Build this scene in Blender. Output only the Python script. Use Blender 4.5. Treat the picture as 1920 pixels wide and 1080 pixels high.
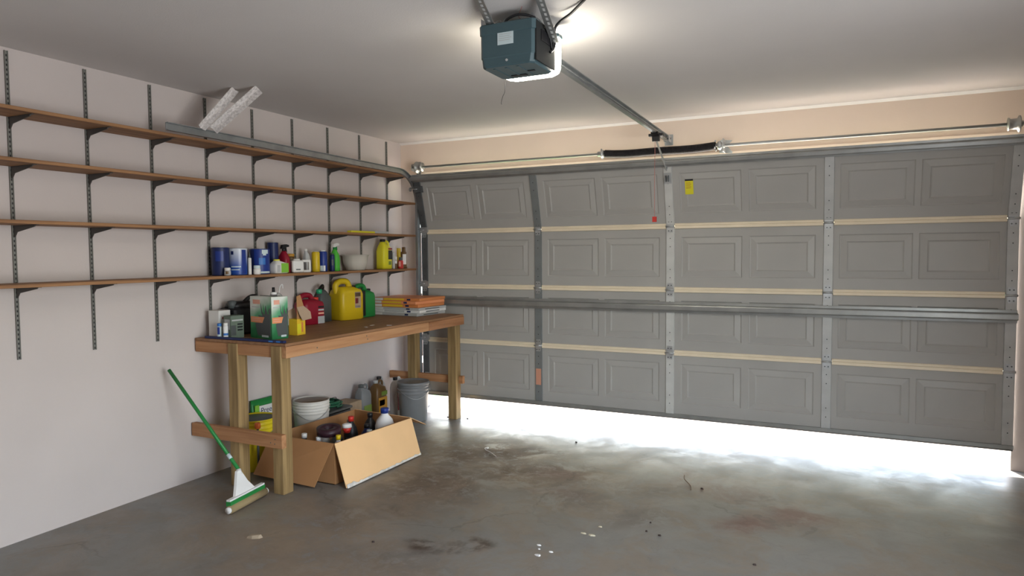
import bpy, bmesh, math, random
from mathutils import Vector, Matrix, noise as mnoise
from math import sin, cos, pi, radians
random.seed(7)
for o in list(bpy.data.objects): bpy.data.objects.remove(o)
S = bpy.context.scene
C = S.collection

# ------------------------------------------------------------------ camera, light, exposure
cd = bpy.data.cameras.new('camera'); cam = bpy.data.objects.new('camera', cd); C.objects.link(cam); S.camera = cam
cd.sensor_width = 36; cd.lens = 36*1280/1920; cd.clip_start = .05; cd.clip_end = 200
YAW, PIT, ROL = radians(25.7), radians(2.9), radians(.42)
fw = Vector((-sin(YAW)*cos(PIT), cos(YAW)*cos(PIT), -sin(PIT)))
rt = Vector((cos(YAW), sin(YAW), 0)); up = rt.cross(fw)
r2 = rt*cos(ROL)-up*sin(ROL); u2 = up*cos(ROL)+rt*sin(ROL)
M = Matrix((r2, u2, -fw)).transposed().to_4x4(); M.translation = (4.04, -5.78, 1.56)
cam.matrix_world = M

S.view_settings.view_transform = 'Standard'; S.view_settings.look = 'None'
S.view_settings.gamma = 1; S.view_settings.use_curve_mapping = False
S.view_settings.exposure = 0.0

SKY, SUN, LAMP, SIDE = 1.6, 26.0, 50.0, 122.0
w = bpy.data.worlds.new('sky'); S.world = w; w.use_nodes = True
nt = w.node_tree; nt.nodes.clear()
sk = nt.nodes.new('ShaderNodeTexSky'); sk.sky_type = 'NISHITA'; sk.sun_disc = False
sk.sun_elevation = radians(48); sk.sun_rotation = radians(-30); sk.air_density = 1.2; sk.dust_density = 2
bg = nt.nodes.new('ShaderNodeBackground'); bg.inputs[1].default_value = SKY
wo = nt.nodes.new('ShaderNodeOutputWorld'); nt.links.new(sk.outputs[0], bg.inputs[0]); nt.links.new(bg.outputs[0], wo.inputs[0])
def sun(name, e, rot, col, ang):
    l = bpy.data.lights.new(name, 'SUN'); l.energy = e; l.color = col; l.angle = ang
    o = bpy.data.objects.new(name, l); C.objects.link(o); o.rotation_euler = rot; return o
sun('sun', SUN, (radians(-42), 0, radians(22)), (1, .93, .82), radians(1))
def area(name, loc, rot, sx, sy, e, col):
    l = bpy.data.lights.new(name, 'AREA'); l.shape = 'RECTANGLE'; l.size = sx; l.size_y = sy; l.energy = e; l.color = col
    o = bpy.data.objects.new(name, l); C.objects.link(o); o.location = loc; o.rotation_euler = rot; return o
# daylight through the open side doorway of the right wall (behind the frame's edge)
area('side_doorway_daylight', (5.62, -4.3, 1.15), (0, radians(90), 0), 2.1, 1.9, SIDE, (.97, .98, 1.0))
S.cycles.use_denoising = True
S.cycles.max_bounces = 10; S.cycles.diffuse_bounces = 6
S.cycles.sample_clamp_indirect = 8

# ------------------------------------------------------------------ materials
def nm(name, col, rough=.6, metal=0, spec=.4, var=0, vscale=8, bump=0, bscale=60, stretch=None, col2=None, emit=0, trans=0, alpha=1):
    m = bpy.data.materials.new(name); m.use_nodes = True
    t = m.node_tree; b = t.nodes['Principled BSDF']
    b.inputs['Base Color'].default_value = (*col, 1); b.inputs['Roughness'].default_value = rough
    b.inputs['Metallic'].default_value = metal; b.inputs['Specular IOR Level'].default_value = spec
    if trans: b.inputs['Transmission Weight'].default_value = trans
    if emit:
        b.inputs['Emission Color'].default_value = (*col, 1); b.inputs['Emission Strength'].default_value = emit
    if var or col2 or bump:
        tc = t.nodes.new('ShaderNodeTexCoord'); mp = t.nodes.new('ShaderNodeMapping')
        t.links.new(tc.outputs['Object'], mp.inputs[0])
        if stretch: mp.inputs['Scale'].default_value = stretch
    if var or col2:
        n = t.nodes.new('ShaderNodeTexNoise'); n.inputs['Scale'].default_value = vscale; n.inputs['Detail'].default_value = 6
        t.links.new(mp.outputs[0], n.inputs[0])
        r = t.nodes.new('ShaderNodeValToRGB')
        c2 = col2 or tuple(c*(1-var) for c in col)
        r.color_ramp.elements[0].position = .35; r.color_ramp.elements[0].color = (*c2, 1)
        r.color_ramp.elements[1].position = .62; r.color_ramp.elements[1].color = (*col, 1)
        t.links.new(n.outputs[0], r.inputs[0]); t.links.new(r.outputs[0], b.inputs['Base Color'])
    if bump:
        n2 = t.nodes.new('ShaderNodeTexNoise'); n2.inputs['Scale'].default_value = bscale; n2.inputs['Detail'].default_value = 5
        t.links.new(mp.outputs[0], n2.inputs[0])
        bp = t.nodes.new('ShaderNodeBump'); bp.inputs['Strength'].default_value = bump; bp.inputs['Distance'].default_value = .01
        t.links.new(n2.outputs[0], bp.inputs['Height']); t.links.new(bp.outputs[0], b.inputs['Normal'])
    return m
def wood(name, c1, c2, axis, rough=.65):
    st = {'x': (1.2, 22, 22), 'y': (22, 1.2, 22), 'z': (22, 22, 1.2)}[axis]
    return nm(name, c1, rough, var=0, col2=c2, vscale=1.6, stretch=st, bump=.25, bscale=3)

wallm = nm('wall_paint', (.60, .54, .515), .75, var=.05, vscale=1.5, bump=.08, bscale=90)
headm = nm('header_glow_tint', (.87, .73, .61), .7, var=.05, vscale=1.5, bump=.08, bscale=90)  # wall paint with the warm glow over the door painted into its colour
ceilm = nm('ceiling_paint', (.63, .605, .59), .85, var=.04, vscale=1.2, bump=.1, bscale=140)
doorm = nm('door_steel', (.40, .395, .375), .42, var=.07, vscale=2.2, bump=.05, bscale=25)
galv = nm('galvanised', (.52, .54, .55), .42, metal=.75, var=.2, vscale=14)
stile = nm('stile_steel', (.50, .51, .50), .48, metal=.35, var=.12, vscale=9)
stiled = nm('stile_steel_dim', (.23, .25, .255), .5, metal=.35, var=.12, vscale=9)  # same stile steel, its weaker reflection painted in as a darker base
stilel = nm('stile_steel_lit', (.60, .61, .59), .5, metal=.1, var=.12, vscale=9)  # same stile steel, lamp reflection painted in as a lighter base
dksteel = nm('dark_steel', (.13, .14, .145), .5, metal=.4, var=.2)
strut = nm('strut_steel', (.36, .37, .36), .35, metal=.65, var=.15)
beige = nm('beige_vinyl', (.82, .72, .55), .35, var=.06)
track = nm('track_steel', (.34, .36, .37), .38, metal=.7, var=.2, vscale=10)
black = nm('black_plastic', (.012, .012, .014), .45)
blackm = nm('spring_black', (.012, .010, .012), .55)
wsteel = nm('standard_steel', (.22, .22, .20), .5, metal=.3, var=.15)
brsteel = nm('bracket_steel', (.085, .08, .075), .55, metal=.3)
white = nm('white_plastic', (.72, .71, .68), .45, var=.05)
whiteb = nm('bucket_white', (.70, .68, .63), .45, var=.08, vscale=5)
brightw = nm('paper_white', (.78, .78, .77), .7)
shelfx = wood('shelf_wood', (.33, .17, .075), (.20, .095, .042), 'y')
pine = wood('pine_board', (.50, .27, .13), (.38, .18, .08), 'y')
pinex = wood('pine_board_cross', (.46, .235, .11), (.34, .155, .065), 'x')
postw = wood('treated_post', (.37, .25, .11), (.21, .135, .055), 'z')
plym = wood('worktop_ply', (.30, .155, .075), (.22, .11, .05), 'y', .55)
kraft = nm('cardboard', (.42, .215, .09), .8, var=.12, vscale=4)
kraftl = nm('cardboard_lit', (.86, .56, .29), .75, var=.07, vscale=3)  # same cardboard, side light on the flaps painted in as a paler tone
kraftd = nm('carton_kraft', (.40, .29, .20), .8)
tapem = nm('torn_white_paper', (.72, .70, .66), .5, var=.3, vscale=30)
teal = nm('opener_teal', (.056, .100, .115), .38, var=.06)
tealed = nm('opener_grey', (.018, .02, .02), .75)
lens = nm('lens_glow', (1, .93, .78), .4, emit=LAMP)
yellow = nm('yellow_plastic', (.62, .44, .012), .4, var=.06)
yellowr = nm('yellow_bucket', (.66, .52, .015), .4, var=.08)
yelbri = nm('yellow_bright', (.72, .66, .03), .4)
yellowb = nm('yellow_print', (.75, .50, .03), .55)
green = nm('green_plastic', (.02, .22, .05), .4)
greenb = nm('green_bright', (.07, .42, .04), .45)
limeg = nm('lime_label', (.22, .50, .05), .5)
redm = nm('red_plastic', (.26, .008, .025), .4, var=.1)
redb = nm('red_bright', (.55, .03, .02), .45)
orange = nm('orange_print', (.66, .24, .08), .5, var=.15, vscale=10)
orangel = nm('orange_banner', (.78, .30, .13), .5)
salmon = nm('salmon_print', (.75, .38, .28), .6)
blue = nm('blue_plastic', (.012, .035, .22), .4)
blued = nm('dark_blue', (.008, .018, .09), .45)
bluel = nm('blue_label', (.03, .16, .48), .45)
pale = nm('pale_label', (.55, .66, .68), .5)
brown = nm('brown_jar', (.13, .07, .025), .35)
grey = nm('grey_plastic', (.20, .21, .22), .38, var=.08)
greyd = nm('grey_dark', (.075, .085, .085), .5)
greyl = nm('grey_light', (.45, .46, .46), .5)
greyg = nm('grey_green', (.13, .17, .13), .5)
olive = nm('olive_print', (.16, .24, .04), .5)
gold = nm('gold_print', (.50, .25, .03), .5)
clear = nm('clear_plastic', (.66, .68, .66), .18, trans=.55)
bowlm = nm('milky_plastic', (.52, .49, .43), .5)
ropem = nm('pull_rope', (.50, .20, .17), .8)
copper = nm('orange_patch', (.62, .30, .20), .55)
concreted = nm('driveway_concrete', (.66, .57, .47), .8, var=.15, vscale=3)
grassm = nm('grass', (.10, .22, .04), .9, var=.5, vscale=30)
leafm = nm('hedge_leaf', (.06, .13, .03), .8, var=.5, vscale=8)
debris = nm('dry_leaf', (.35, .28, .2), .8)
dark = nm('dark_chip', (.05, .035, .03), .8)
rubber = nm('rubber', (.10, .10, .10), .7)
spong = nm('sponge', (.33, .25, .13), .95, bump=.5, bscale=200)

# gradient carton print: pale at upper left into green
def carton_mat(ax=0, kk=-1.7):
    m = bpy.data.materials.new('carton_print'); m.use_nodes = True; t = m.node_tree; b = t.nodes['Principled BSDF']
    b.inputs['Roughness'].default_value = .45
    tc = t.nodes.new('ShaderNodeTexCoord'); sp = t.nodes.new('ShaderNodeSeparateXYZ'); t.links.new(tc.outputs['Object'], sp.inputs[0])
    n = t.nodes.new('ShaderNodeTexNoise'); n.inputs['Scale'].default_value = 9; t.links.new(tc.outputs['Object'], n.inputs[0])
    a = t.nodes.new('ShaderNodeMath'); a.operation = 'MULTIPLY_ADD'; a.inputs[1].default_value = 3.6; a.inputs[2].default_value = -.42
    t.links.new(sp.outputs[2], a.inputs[0])
    a2 = t.nodes.new('ShaderNodeMath'); a2.operation = 'MULTIPLY_ADD'; a2.inputs[1].default_value = kk; t.links.new(sp.outputs[ax], a2.inputs[0]); t.links.new(a.outputs[0], a2.inputs[2]); a = a2
    c = t.nodes.new('ShaderNodeMath'); c.operation = 'MULTIPLY_ADD'; c.inputs[1].default_value = .35; t.links.new(n.outputs[0], c.inputs[0]); t.links.new(a.outputs[0], c.inputs[2])
    r = t.nodes.new('ShaderNodeValToRGB'); e = r.color_ramp.elements
    e[0].position = .1; e[0].color = (.012, .16, .05, 1); e[1].position = .72; e[1].color = (.70, .74, .68, 1)
    k = r.color_ramp.elements.new(.4); k.color = (.10, .36, .18, 1)
    t.links.new(c.outputs[0], r.inputs[0]); t.links.new(r.outputs[0], b.inputs['Base Color'])
    return m
cartonm = carton_mat(); cartonm2 = carton_mat(1, -3.4)
def can_mat(name, top, bot, z0, z1):
    m = bpy.data.materials.new(name); m.use_nodes = True; t = m.node_tree; b = t.nodes['Principled BSDF']; b.inputs['Roughness'].default_value = .35
    tc = t.nodes.new('ShaderNodeTexCoord'); sp = t.nodes.new('ShaderNodeSeparateXYZ'); t.links.new(tc.outputs['Object'], sp.inputs[0])
    mr = t.nodes.new('ShaderNodeMapRange'); mr.inputs[1].default_value = z0; mr.inputs[2].default_value = z1; t.links.new(sp.outputs[2], mr.inputs[0])
    r = t.nodes.new('ShaderNodeValToRGB'); r.color_ramp.elements[0].color = (*bot, 1); r.color_ramp.elements[1].color = (*top, 1)
    t.links.new(mr.outputs[0], r.inputs[0]); t.links.new(r.outputs[0], b.inputs['Base Color']); return m
bwcan = can_mat('blue_white_print', (.62, .66, .72), (.015, .07, .34), .06, .18)

# painted concrete floor with stains of their own shape
def floor_mat():
    m = bpy.data.materials.new('garage_floor'); m.use_nodes = True; t = m.node_tree; b = t.nodes['Principled BSDF']; L = t.links
    tc = t.nodes.new('ShaderNodeTexCoord'); P = tc.outputs['Object']
    def noi(scale, det=8, rough=.6, vec=None):
        n = t.nodes.new('ShaderNodeTexNoise'); n.inputs['Scale'].default_value = scale; n.inputs['Detail'].default_value = det
        n.inputs['Roughness'].default_value = rough; L.new(vec or P, n.inputs[0]); return n
    def math_(op, a, b_, c=None):
        n = t.nodes.new('ShaderNodeMath'); n.operation = op
        for i, v in enumerate((a, b_, c)):
            if v is None: continue
            if hasattr(v, 'links'): L.new(v, n.inputs[i])
            else: n.inputs[i].default_value = v
        return n.outputs[0]
    def mix(f, a, c):
        n = t.nodes.new('ShaderNodeMix'); n.data_type = 'RGBA'
        L.new(f, n.inputs[0])
        for i, v in ((6, a), (7, c)):
            if hasattr(v, 'links'): L.new(v, n.inputs[i])
            else: n.inputs[i].default_value = (*v, 1)
        return n.outputs[2]
    def ramp(v, p0, p1):
        n = t.nodes.new('ShaderNodeMapRange'); n.interpolation_type = 'SMOOTHSTEP'
        L.new(v, n.inputs[0]); n.inputs[1].default_value = p0; n.inputs[2].default_value = p1; return n.outputs[0]
    warp = noi(1.7, 5)
    wv = t.nodes.new('ShaderNodeVectorMath'); wv.operation = 'SCALE'; wv.inputs[3].default_value = .55; L.new(warp.outputs[1], wv.inputs[0])
    wp = t.nodes.new('ShaderNodeVectorMath'); wp.operation = 'ADD'; L.new(P, wp.inputs[0]); L.new(wv.outputs[0], wp.inputs[1])
    W = wp.outputs[0]
    base = mix(ramp(noi(.9, 4).outputs[0], .35, .65), (.180, .175, .160), (.215, .212, .200))
    grain = noi(22, 8, .7); speck = noi(9, 10, .78, W)
    streak = noi(3.2, 9, .68, W)
    def blobs(lst):
        acc = None
        for x, y, rx, ry, s in lst:
            d = t.nodes.new('ShaderNodeVectorMath'); d.operation = 'SUBTRACT'; L.new(W, d.inputs[0]); d.inputs[1].default_value = (x+.27, y+.27, .27)
            q = t.nodes.new('ShaderNodeVectorMath'); q.operation = 'MULTIPLY'; L.new(d.outputs[0], q.inputs[0]); q.inputs[1].default_value = (1/rx, 1/ry, 0)
            ln = t.nodes.new('ShaderNodeVectorMath'); ln.operation = 'LENGTH'; L.new(q.outputs[0], ln.inputs[0])
            v = math_('MULTIPLY', ramp(ln.outputs[1], 1.15, .15), s)
            acc = v if acc is None else math_('MAXIMUM', acc, v)
        return acc
    bm_ = blobs([(1.45, -1.18, .55, .55, .9), (1.6, -1.9, .55, .55, .9), (1.05, -1.0, .35, .4, .5), (1.4, -2.7, .4, .45, .6), (1.98, -1.4, .6, .4, .95),
                 (2.3, -1.3, .4, .3, .85), (1.6, -3.2, .7, .5, .5), (1.69, -.95, .65, .32, .95), (2.5, -1.75, .5, .3, .45), (3.0, -1.9, .4, .2, .4), (1.0, -3.1, .4, .4, .35),
                 (2.0, -3.0, .5, .3, .5), (2.9, -1.45, .5, .2, .35)])
    bmask = math_('MULTIPLY', bm_, math_('MULTIPLY', ramp(streak.outputs[0], .34, .48), ramp(speck.outputs[0], .38, .50)))
    c1 = mix(math_('MULTIPLY', bmask, .95), base, (.125, .085, .058))
    gen = math_('MULTIPLY', ramp(noi(2.3, 10, .74, W).outputs[0], .44, .60), .65)
    c2 = mix(gen, c1, (.225, .180, .138))
    tn = blobs([(1.3, -3.0, .5, .4, .9), (1.75, -3.35, .6, .4, .9), (1.05, -2.75, .35, .3, .7), (1.6, -2.75, .35, .3, .7), (.9, -3.2, .4, .4, .7), (1.1, -1.25, .3, .4, .5)])
    c2 = mix(math_('MULTIPLY', math_('MULTIPLY', tn, ramp(speck.outputs[0], .34, .56)), .8), c2, (.285, .225, .165))
    rm = blobs([(3.58, -1.76, .2, .24, 1), (3.8, -1.5, .3, .26, 1), (3.45, -1.2, .35, .25, .5), (3.07, -1.15, .12, .3, .5), (2.25, -1.3, .25, .15, .5), (2.35, -1.7, .3, .1, .4)])
    c3 = mix(math_('MULTIPLY', rm, ramp(streak.outputs[0], .3, .55)), c2, (.16, .09, .075))
    dm = blobs([(2.27, -2.64, .13, .09, 1), (2.0, -2.76, .12, .07, 1), (2.13, -2.7, .10, .05, .7), (1.25, -1.95, .12, .1, .6), (1.62, -2.35, .16, .08, .5)])
    c4 = mix(math_('MULTIPLY', dm, ramp(noi(9, 6).outputs[0], .38, .55)), c3, (.07, .05, .04))
    v = t.nodes.new('ShaderNodeTexVoronoi'); v.feature = 'DISTANCE_TO_EDGE'; v.inputs['Scale'].default_value = .62; L.new(W, v.inputs[0])
    crack = math_('MULTIPLY', ramp(v.outputs[0], .008, .001), ramp(noi(1.1, 3).outputs[0], .5, .6))
    c5 = mix(math_('MULTIPLY', crack, .3), c4, (.06, .05, .045))
    c6 = mix(math_('MULTIPLY', ramp(speck.outputs[0], .54, .66), .35), c5, (.13, .12, .11))
    L.new(c6, b.inputs['Base Color'])
    rr = math_('MULTIPLY_ADD', ramp(streak.outputs[0], .35, .65), .18, .35)
    L.new(math_('ADD', rr, math_('MULTIPLY', bmask, .2)), b.inputs['Roughness'])
    b.inputs['Specular IOR Level'].default_value = .5
    bp = t.nodes.new('ShaderNodeBump'); bp.inputs['Strength'].default_value = .12; bp.inputs['Distance'].default_value = .01
    L.new(math_('ADD', streak.outputs[0], math_('MULTIPLY', grain.outputs[0], .3)), bp.inputs['Height']); L.new(bp.outputs[0], b.inputs['Normal'])
    return m
floorm = floor_mat()

# ------------------------------------------------------------------ mesh helpers
class MB:
    def __init__(s): s.v = []; s.f = []; s.mi = []; s.sm = []; s.mats = []
    def m(s, mat):
        if mat not in s.mats: s.mats.append(mat)
        return s.mats.index(mat)
    def add(s, vs, fs, mat, smooth=False):
        o = len(s.v); k = s.m(mat); s.v += [tuple(v) for v in vs]
        for f in fs: s.f.append([i+o for i in f]); s.mi.append(k); s.sm.append(smooth)
        return s
    def box(s, a, b, mat, rot=0, piv=None, mtx=None):
        x0, y0, z0 = a; x1, y1, z1 = b
        vs = [Vector(p) for p in ((x0,y0,z0),(x1,y0,z0),(x1,y1,z0),(x0,y1,z0),(x0,y0,z1),(x1,y0,z1),(x1,y1,z1),(x0,y1,z1))]
        if rot:
            c = Vector(piv) if piv else Vector(((x0+x1)/2, (y0+y1)/2, 0)); R = Matrix.Rotation(rot, 3, 'Z')
            vs = [c + R @ (p-c) for p in vs]
        if mtx is not None: vs = [mtx @ p for p in vs]
        return s.add(vs, [(0,3,2,1),(4,5,6,7),(0,1,5,4),(1,2,6,5),(2,3,7,6),(3,0,4,7)], mat)
    def bbox(s, a, b, mat, bev=.003):   # bevelled box (vertical edges and rims chamfered)
        x0, y0, z0 = a; x1, y1, z1 = b; c = bev
        def ring(i, z): return [(x0+c+i,y0+i,z),(x1-c-i,y0+i,z),(x1-i,y0+c+i,z),(x1-i,y1-c-i,z),(x1-c-i,y1-i,z),(x0+c+i,y1-i,z),(x0+i,y1-c-i,z),(x0+i,y0+c+i,z)]
        vs = ring(c, z0)+ring(0, z0+c)+ring(0, z1-c)+ring(c, z1)
        fs = [tuple(range(7, -1, -1)), tuple(range(24, 32))]
        for r in range(3):
            for i in range(8): fs.append((r*8+i, r*8+(i+1) % 8, r*8+8+(i+1) % 8, r*8+8+i))
        return s.add(vs, fs, mat)
    def lathe(s, prof, mat, c=(0,0,0), n=24, cap=True, axis='z', smooth=True):
        vs = []; fs = []
        for r, z in prof:
            for i in range(n):
                a = 2*pi*i/n; p = (r*cos(a), r*sin(a), z)
                if axis == 'x': p = (p[2], p[0], p[1])
                if axis == 'y': p = (p[1], p[2], p[0])
                vs.append((p[0]+c[0], p[1]+c[1], p[2]+c[2]))
        for k in range(len(prof)-1):
            for i in range(n): fs.append((k*n+i, k*n+(i+1) % n, k*n+n+(i+1) % n, k*n+n+i))
        s.add(vs, fs, mat, smooth)
        if cap:
            o = len(s.v)-len(vs); km = s.m(mat)
            s.f.append([o+i for i in range(n-1, -1, -1)]); s.mi.append(km); s.sm.append(False)
            s.f.append([o+(len(prof)-1)*n+i for i in range(n)]); s.mi.append(km); s.sm.append(False)
        return s
    def arc(s, r, z0, z1, a0, a1, mat, n=10, c=(0,0)):   # wrapped label
        vs = []
        for i in range(n+1):
            a = a0+(a1-a0)*i/n
            for z in (z0, z1): vs.append((c[0]+r*cos(a), c[1]+r*sin(a), z))
        return s.add(vs, [(2*i, 2*i+2, 2*i+3, 2*i+1) for i in range(n)], mat, True)
    def loft(s, secs, mat, n=28, smooth=True):           # (z, hx, hy, exponent, ox, oy)
        vs = []; fs = []
        for z, hx, hy, e, ox, oy in secs:
            for i in range(n):
                a = 2*pi*(i+.5)/n; ca, sa = cos(a), sin(a)
                vs.append((ox+hx*math.copysign(abs(ca)**(2/e), ca), oy+hy*math.copysign(abs(sa)**(2/e), sa), z))
        for k in range(len(secs)-1):
            for i in range(n): fs.append((k*n+i, k*n+(i+1) % n, k*n+n+(i+1) % n, k*n+n+i))
        fs.append(tuple(range(n-1, -1, -1))); fs.append(tuple((len(secs)-1)*n+i for i in range(n)))
        return s.add(vs, fs, mat, smooth)
    def tube(s, pts, r, mat, n=8, close=False):
        pts = [Vector(p) for p in pts]; vs = []; fs = []; N = len(pts); ref = None
        for k, p in enumerate(pts):
            d = (pts[min(k+1, N-1)]-pts[max(k-1, 0)]).normalized() if not close else (pts[(k+1) % N]-pts[k-1]).normalized()
            if ref is None: ref = d.orthogonal().normalized()
            ref = (ref-d*ref.dot(d)).normalized(); b = d.cross(ref)
            rr = r[k] if isinstance(r, (list, tuple)) else r
            for i in range(n):
                a = 2*pi*i/n; vs.append(p+ref*rr*cos(a)+b*rr*sin(a))
        K = N if close else N-1
        for k in range(K):
            for i in range(n): fs.append((k*n+i, k*n+(i+1) % n, ((k+1) % N)*n+(i+1) % n, ((k+1) % N)*n+i))
        if not close: fs.append(tuple(range(n-1, -1, -1))); fs.append(tuple((N-1)*n+i for i in range(n)))
        return s.add(vs, fs, mat, True)
    def sweep(s, prof, frames, mat, closed=True):         # prof 2D; frames (origin, u, v)
        vs = []; fs = []; n = len(prof)
        for o, u, v in frames:
            for a, b in prof: vs.append(Vector(o)+Vector(u)*a+Vector(v)*b)
        for k in range(len(frames)-1):
            for i in range(n if closed else n-1): fs.append((k*n+i, k*n+(i+1) % n, k*n+n+(i+1) % n, k*n+n+i))
        if closed: fs.append(tuple(range(n-1, -1, -1))); fs.append(tuple((len(frames)-1)*n+i for i in range(n)))
        return s.add(vs, fs, mat)
    def prism(s, poly, y0, y1, mat, plane='xz'):
        def P(a, b, d): return {'xz': (a, d, b), 'yz': (d, a, b), 'xy': (a, b, d)}[plane]
        n = len(poly); vs = [P(a, b, y0) for a, b in poly]+[P(a, b, y1) for a, b in poly]
        fs = [tuple(range(n)), tuple(range(2*n-1, n-1, -1))]+[(i, i+n, (i+1) % n+n, (i+1) % n) for i in range(n)]
        return s.add(vs, fs, mat)
    def build(s, name, parent=None, loc=(0,0,0), rotz=0, rot=None):
        me = bpy.data.meshes.new(name); me.from_pydata(s.v, [], s.f)
        for m in s.mats: me.materials.append(m)
        me.polygons.foreach_set('material_index', s.mi); me.polygons.foreach_set('use_smooth', s.sm)
        bm = bmesh.new(); bm.from_mesh(me); bmesh.ops.recalc_face_normals(bm, faces=bm.faces); bm.to_mesh(me); bm.free()
        o = bpy.data.objects.new(name, me); C.objects.link(o); o.location = loc; o.rotation_euler = rot or (0, 0, rotz)
        if parent: o.parent = parent
        return o
def tag(o, label=None, cat=None, group=None, kind=None):
    for k, v in (('label', label), ('category', cat), ('group', group), ('kind', kind)):
        if v: o[k] = v
    return o
def thing(name, label, cat, loc=(0,0,0), rotz=0, group=None):
    o = bpy.data.objects.new(name, None); C.objects.link(o); o.location = loc; o.rotation_euler = (0, 0, rotz)
    return tag(o, label, cat, group)
def B(a, b, mat): return MB().box(a, b, mat)
def inst(o, name, parent, loc=(0,0,0), rot=(0,0,0)):
    c = bpy.data.objects.new(name, o.data); C.objects.link(c); c.parent = parent; c.location = loc; c.rotation_euler = rot; return c
def text(s, size, mat, parent, loc, rot, name='lettering', align='CENTER'):
    cu = bpy.data.curves.new(name, 'FONT'); cu.body = s; cu.size = size; cu.extrude = .0004; cu.align_x = align; cu.align_y = 'CENTER'
    tmp = bpy.data.objects.new(name+'_curve', cu); me = bpy.data.meshes.new_from_object(tmp); bpy.data.objects.remove(tmp); me.materials.clear(); me.materials.append(mat)
    o = bpy.data.objects.new(name, me); C.objects.link(o); o.parent = parent; o.location = loc; o.rotation_euler = rot; return o
RX = (radians(90), 0, radians(90))   # text facing +X
RY = (radians(90), 0, 0)             # text facing -Y

# ------------------------------------------------------------------ setting
CZ = 2.68
XR = 5.45; YB = -7.2
fl = B((0, YB, -.06), (XR, .16, 0), floorm).build('floor'); tag(fl, 'stained grey painted concrete garage floor', kind='structure')
tag(B((-.15, YB-.15, CZ), (XR+.15, .18, CZ+.12), ceilm).build('ceiling'), 'plain pale plaster garage ceiling', kind='structure')
tag(B((-.15, YB, -.06), (0, .18, CZ), wallm).build('wall_left'), 'pale drywall side wall behind the shelves', kind='structure')
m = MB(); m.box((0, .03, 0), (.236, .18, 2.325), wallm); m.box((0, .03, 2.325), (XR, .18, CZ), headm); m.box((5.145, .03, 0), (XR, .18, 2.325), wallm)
tag(m.build('wall_front'), 'wall strip above and beside the garage door, warm glow painted on its header', kind='structure')
m = MB(); m.box((XR, YB, -.06), (XR+.15, -5.3, CZ), wallm); m.box((XR, -3.3, -.06), (XR+.15, .18, CZ), wallm); m.box((XR, -5.3, 2.2), (XR+.15, -3.3, CZ), wallm)
tag(m.build('wall_right'), 'pale right wall with the side doorway', kind='structure')
tag(B((-.15, YB-.15, -.06), (XR+.15, YB, CZ), wallm).build('wall_back'), 'pale back wall of the garage', kind='structure')
# outdoors beyond the door
tag(B((.12, .16, -.08), (7, 14, -.02), concreted).build('driveway'), 'sunlit pale concrete driveway outside the door', kind='structure')
m = MB(); m.box((-25, .2, -.09), (.12, 30, -.03), grassm); m.box((7, .2, -.09), (25, 30, -.03), grassm); m.box((.0, 14, -.09), (7, 30, -.03), grassm)
tag(m.build('lawn'), 'green lawn outside the garage beside the driveway', kind='structure')

# ------------------------------------------------------------------ garage door
X0, X1 = .275, 5.145
door = bpy.data.objects.new('door_1', None); C.objects.link(door); tag(door, 'grey steel sectional garage door with raised panels, slightly open', kind='structure')
SH = .533; SX = [X0, 1.54, 2.75, 3.955, X1]   # stile centres (ends at the edges)
PW, PH = .485, .335
px = []
for b in range(4):
    l, r = (SX[b]+(.07 if b == 0 else .036)), (SX[b+1]-(.07 if b == 3 else .036))
    g = ((r-l)-2*PW)/3
    px += [l+g, l+2*g+PW]
# one raised panel mesh (recessed groove, bevel, centre field), facing -Y
def ring(i, y): return [(i, y, i), (PW-i, y, i), (PW-i, y, PH-i), (i, y, PH-i)]
rs = [(0, 0), (.005, .006), (.010, .0075), (.054, .0005), (.060, .006), (.066, .008)]
m = MB(); vs = []; fs = []
for i, y in rs: vs += ring(i, y)
for k in range(len(rs)-1):
    for i in range(4): fs.append((4*k+i, 4*k+(i+1) % 4, 4*k+4+(i+1) % 4, 4*k+4+i))
k = len(rs)-1; fs.append((4*k, 4*k+1, 4*k+2, 4*k+3)); m.add(vs, fs, doorm)
panel0 = None
def hinge_bm(mat, big=True):
    h = MB(); h.prism([(-.03, 0), (.03, 0), (.02, .055), (-.02, .055)], -.004, 0, mat)
    h.prism([(-.02, -.055), (.02, -.055), (.03, -.005), (-.03, -.005)], -.004, 0, mat)
    h.lathe([(.008, -.036), (.008, .036)], mat, (0, -.010, -.002), 10, axis='x')
    for s in (-1, 1):
        h.lathe([(.005, -.003), (.005, .003)], dksteel, (s*.012, -.006, .036), 8, axis='y'); h.lathe([(.005, -.003), (.005, .003)], dksteel, (s*.012, -.006, -.040), 8, axis='y')
    return h
hinge0 = None; strip_cache = {}; stile_cache = {}
zb = .18
sect = []
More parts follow.
